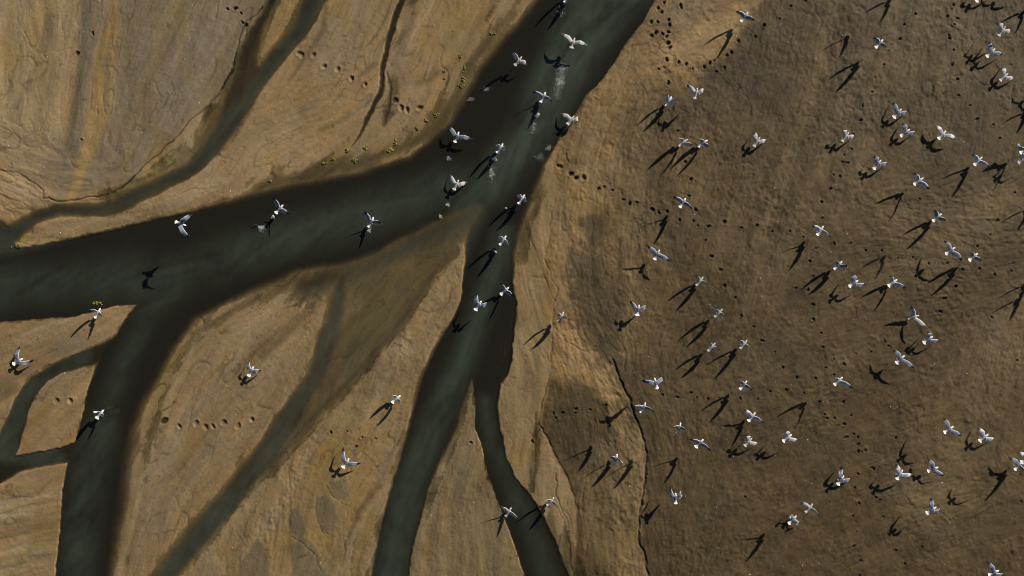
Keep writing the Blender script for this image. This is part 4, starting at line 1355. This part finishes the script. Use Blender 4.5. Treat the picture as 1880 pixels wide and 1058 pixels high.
zz = {}
for bd in birds:
    zz.setdefault(zone(bd[1], bd[2]), []).append(bd)
for z_, lst in zz.items():
    lst.sort(key=lambda q: q[1])
    for k, (ob, x, y, pl, mode, hgt, up) in enumerate(lst):
        pn = {'adult': 'slate-backed white gull', 'pale': 'pale silvery gull', 'young': 'mottled brown gull'}[pl]
        wn_ = 'wings lifted' if 'V' in mode else 'wings spread'
        place = '%s %s' % (ORD[k], z_)
        ob['label'] = '%s, %s, %s' % (pn, wn_, place)
        if len(lst) == 1:
            ob['label'] = '%s, %s, alone %s' % (pn, wn_, z_)
        ob['category'] = 'gull'
        ob['group'] = 'gulls flying low over the mudflat and channels'

# ------------------------------------------------------------------ algae clumps
M_ALG = noise_mat('green_algae', (.085, .085, .01), (.21, .185, .022), 9, .6)
ALG = [(718, 276, 8, 7, 'largest bright yellow green algae clump on sand above main channel'), (851, 150, 4, 9, 'long yellow green algae tuft near the dark bank by main channel'), (853, 125, 3, 8, 'thin upright algae strip above the long algae tuft'),
       (903, 61, 5, 5, 'highest algae clump beside the main channel'), (848, 158, 5, 4, 'round algae knob at the foot of the long tuft'), (802, 211, 6, 4, 'olive algae clump on the brown slope of the bank'),
       (783, 222, 4, 3, 'small olive algae clump left below the brown slope clump'), (766, 235, 3, 6, 'narrow algae tuft between slope clumps and largest clump'), (725, 262, 4, 6, 'algae tuft just above the largest bright clump'),
       (638, 277, 4, 4, 'round yellowish algae clump left of the largest clump'), (612, 292, 3.5, 3, 'small algae clump left of the round yellowish clump'), (651, 294, 4, 5, 'algae clump lying lowest between the two round ones'),
       (670, 272, 3.5, 5, 'narrow algae clump midway between round and largest clumps'), (595, 300, 4, 2.5, 'flat faint algae clump farthest left of the row'), (495, 332, 3, 3, 'lone small algae clump at the brown channel margin'),
       (176, 557, 12, 5, 'vivid green algae patch at the tip of lower left spit'), (845, 105, 2.5, 5, 'faint algae streak above the thin upright strip'), (816, 131, 2.5, 3, 'tiny algae clump on sand left of the long tuft'),
       (816, 145, 2, 3, 'tiny algae clump just below another tiny one on sand'), (34, 452, 9, 3, 'yellow green algae rim on the sand tongue at left')]
for i, (ax, ay, rx, ry, lab) in enumerate(ALG):
    q = random.Random(i + 40)
    vs, fs = [], []
    nb = 10
    for k in range(nb):
        cx_, cy_ = (q.gauss(0, .42)) * rx, (q.gauss(0, .42)) * ry
        rb = max(1.3, min(rx, ry) * q.uniform(.3, .55))
        b0 = len(vs)
        g0 = gz(ax + cx_, ay + cy_)[0]
        g0 = max(g0, ZW - .01)
        o_ = P2W(ax + cx_, ay + cy_)
        rs = [(1.0, -.02), (.95, .012), (.6, .03), (.15, .038)]
        for (rf, hz_) in rs:
            for m_ in range(8):
                a = 2 * math.pi * m_ / 8
                w_ = rb * rf * S * q.uniform(.75, 1.2)
                vs.append((o_.x + w_ * math.cos(a), o_.y + w_ * math.sin(a), g0 + hz_ * q.uniform(.8, 1.2) if hz_ > 0 else g0 + hz_))
        for l_ in range(3):
            for m_ in range(8):
                fs.append((b0 + l_ * 8 + m_, b0 + l_ * 8 + (m_ + 1) % 8, b0 + (l_ + 1) * 8 + (m_ + 1) % 8, b0 + (l_ + 1) * 8 + m_))
        fs.append(tuple(b0 + 24 + m_ for m_ in range(8)))
    ob = bpy.data.objects.new('algae_clump', build_mesh('algae_clump', vs, fs, None, M_ALG))
    COL.objects.link(ob)
    ob['label'] = lab
    ob['category'] = 'algae'
    ob['group'] = 'algae clumps along the water'

# ------------------------------------------------------------------ splashes
M_FOAM = noise_mat('water_foam', (.55, .6, .6), (.8, .82, .8), 30, .4, .5)
SPL = [((930, 0), (400, 500), (45, 60), 34, 1.0, 'bright splash trail between two gulls in the greenish water'), ((930, 0), (385, 590), (40, 60), 40, 1.0, 'broad foam patch below the splash trail in the greenish water'),
       ((930, 0), (365, 670), (30, 60), 22, .7, 'faint foam drops at the lower end of splash trail'), ((930, 0), (222, 828), (16, 22), 18, 1.2, 'small dense white splash behind the gliding gull'),
       ((930, 0), (190, 910), (30, 50), 22, .7, 'loose splash drops below the small dense splash'), ((930, 0), (390, 90), (28, 50), 16, .7, 'splash drops under the top edge of the channel'),
       ((470, 260), (1715, 125), (18, 18), 16, 1.2, 'tight splash at the tail of the hovering pale gull'), ((470, 260), (1692, 225), (24, 70), 34, .8, 'long foam streak below the tight splash'),
       ((470, 260), (40, 622), (36, 28), 26, .9, 'splash in the shadow of the leftmost hovering gull'), ((470, 260), (120, 545), (12, 18), 10, 1.0, 'little splash close under the leftmost hovering gull'),
       ((470, 260), (815, 640), (14, 20), 10, .9, 'little splash under the second hovering gull'), ((470, 260), (1380, 455), (18, 20), 14, .9, 'small splash ring below the dark mottled gull'),
       ((470, 260), (1328, 540), (16, 16), 10, .8, 'lower splash ring at the edge of the shallow bar'), ((470, 260), (1385, 122), (24, 18), 12, .6, 'faint splash ring under the swept wing gull'),
       ((470, 0), (1655, 640), (34, 20), 12, .5, 'pair of pale rings nearer the middle of the channel'), ((470, 0), (1545, 712), (34, 20), 12, .5, 'pair of pale rings nearer the sandy bank'),
       ((930, 260), (305, 45), (26, 26), 14, .8, 'splash touching the right-hand bank'), ((930, 260), (240, 110), (40, 34), 20, .6, 'scattered drops left below the bank splash'),
       ((930, 260), (1, 480), (10, 10), 6, 1, 'speck of foam beside the low white gull at fork'), ((470, 260), (1718, 790), (12, 12), 8, 1.1, 'foam dot under the gull with spread tail')]
for i, (o, c, ext, n, sz, lab) in enumerate(SPL):
    q = random.Random(i + 400)
    vs, fs = [], []
    px, py = o[0] + c[0] / 3.917, o[1] + c[1] / 3.917
    for k in range(n * 6):
        dx, dy = q.gauss(0, .42) * ext[0] / 3.917, q.gauss(0, .42) * ext[1] / 3.917
        dx += 1.6 * math.sin(dy * .6 + i)
        r_ = (.004 + .014 * q.random() ** 3) * sz
        w = P2W(px + dx, py + dy)
        z = ZW + q.uniform(0, .08) if q.random() < .5 else ZW
        st = q.uniform(1, 2.2)
        a0 = q.uniform(0, math.pi)
        b0 = len(vs)
        for (ux_, uy_, uz_) in ((1, 0, 0), (0, 1, 0), (-1, 0, 0), (0, -1, 0), (0, 0, 1), (0, 0, -1)):
            ex, ey = ux_ * st, uy_
            vs.append((w.x + r_ * (ex * math.cos(a0) - ey * math.sin(a0)), w.y + r_ * (ex * math.sin(a0) + ey * math.cos(a0)), z + r_ * uz_ * .8))
        for (a_, b_) in ((0, 1), (1, 2), (2, 3), (3, 0)):
            fs.append((b0 + a_, b0 + b_, b0 + 4))
            fs.append((b0 + b_, b0 + a_, b0 + 5))
    if 'ring' in lab:
        for k in range(2 if 'pair' in lab else 1):
            cxr = px + (k * 2 - (1 if 'pair' in lab else 0)) * 2.6
            w = P2W(cxr, py)
            R_ = .075
            b0 = len(vs)
            NN = 16
            for m_ in range(NN):
                a = 2 * math.pi * m_ / NN
                j_ = q.uniform(.8, 1.2)
                for (rr_, zz_) in ((R_ * j_ - .007, -.003), (R_ * j_, .007), (R_ * j_ + .007, -.003)):
                    vs.append((w.x + rr_ * math.cos(a), w.y + rr_ * math.sin(a), ZW + zz_))
            for m_ in range(NN):
                if q.random() < .35:
                    continue
                n2 = (m_ + 1) % NN
                fs.append((b0 + m_ * 3, b0 + n2 * 3, b0 + n2 * 3 + 1, b0 + m_ * 3 + 1))
                fs.append((b0 + m_ * 3 + 1, b0 + n2 * 3 + 1, b0 + n2 * 3 + 2, b0 + m_ * 3 + 2))
    ob = bpy.data.objects.new('water_splash', build_mesh('water_splash', vs, fs, None, M_FOAM))
    COL.objects.link(ob)
    ob['label'] = lab
    ob['category'] = 'splash'
    ob['group'] = 'splashes on the channel water'

# ------------------------------------------------------------------ shell grit strewn over the flats
M_SHELL = noise_mat('shell_grit', (.6, .58, .53), (.75, .74, .7), 50, .5)
q = random.Random(77)
vs, fs = [], []
made = 0
KN = [(340, 410, 0, 0), (1432, 740, 0, 0), (1015, 952, 0, 0), (1327, 425, 0, 0)]
while made < 900:
    if made < len(KN):
        px, py = KN[made][0] / 3.917, KN[made][1] / 3.917
        r_ = .03
    else:
        if q.random() < .72:
            px, py = q.uniform(1000, 1900), q.uniform(-20, 1080)
        else:
            px, py = q.uniform(-20, 1000), q.uniform(-20, 1080)
        r_ = q.uniform(.009, .018) if q.random() < .85 else q.uniform(.02, .034)
    z, dd = gz(px, py)
    made += 1
    if dd > .1:
        continue
    w = P2W(px, py)
    b0 = len(vs)
    a0 = q.uniform(0, 6.28)
    n5 = 5
    for m_ in range(n5):
        a = a0 + 2 * math.pi * m_ / n5
        k_ = r_ * q.uniform(.6, 1.4)
        vs.append((w.x + k_ * math.cos(a), w.y + k_ * math.sin(a), z - .004))
    vs.append((w.x, w.y, z + r_ * .55 + .003))
    for m_ in range(n5):
        fs.append((b0 + m_, b0 + (m_ + 1) % n5, b0 + 5))
ob = bpy.data.objects.new('shell_grit', build_mesh('shell_grit', vs, fs, None, M_SHELL, False))
COL.objects.link(ob)
ob['kind'] = 'stuff'
ob['label'] = 'white shell fragments strewn over the wet mud and sand'
ob['category'] = 'shells'
print('gulls', len(birds))
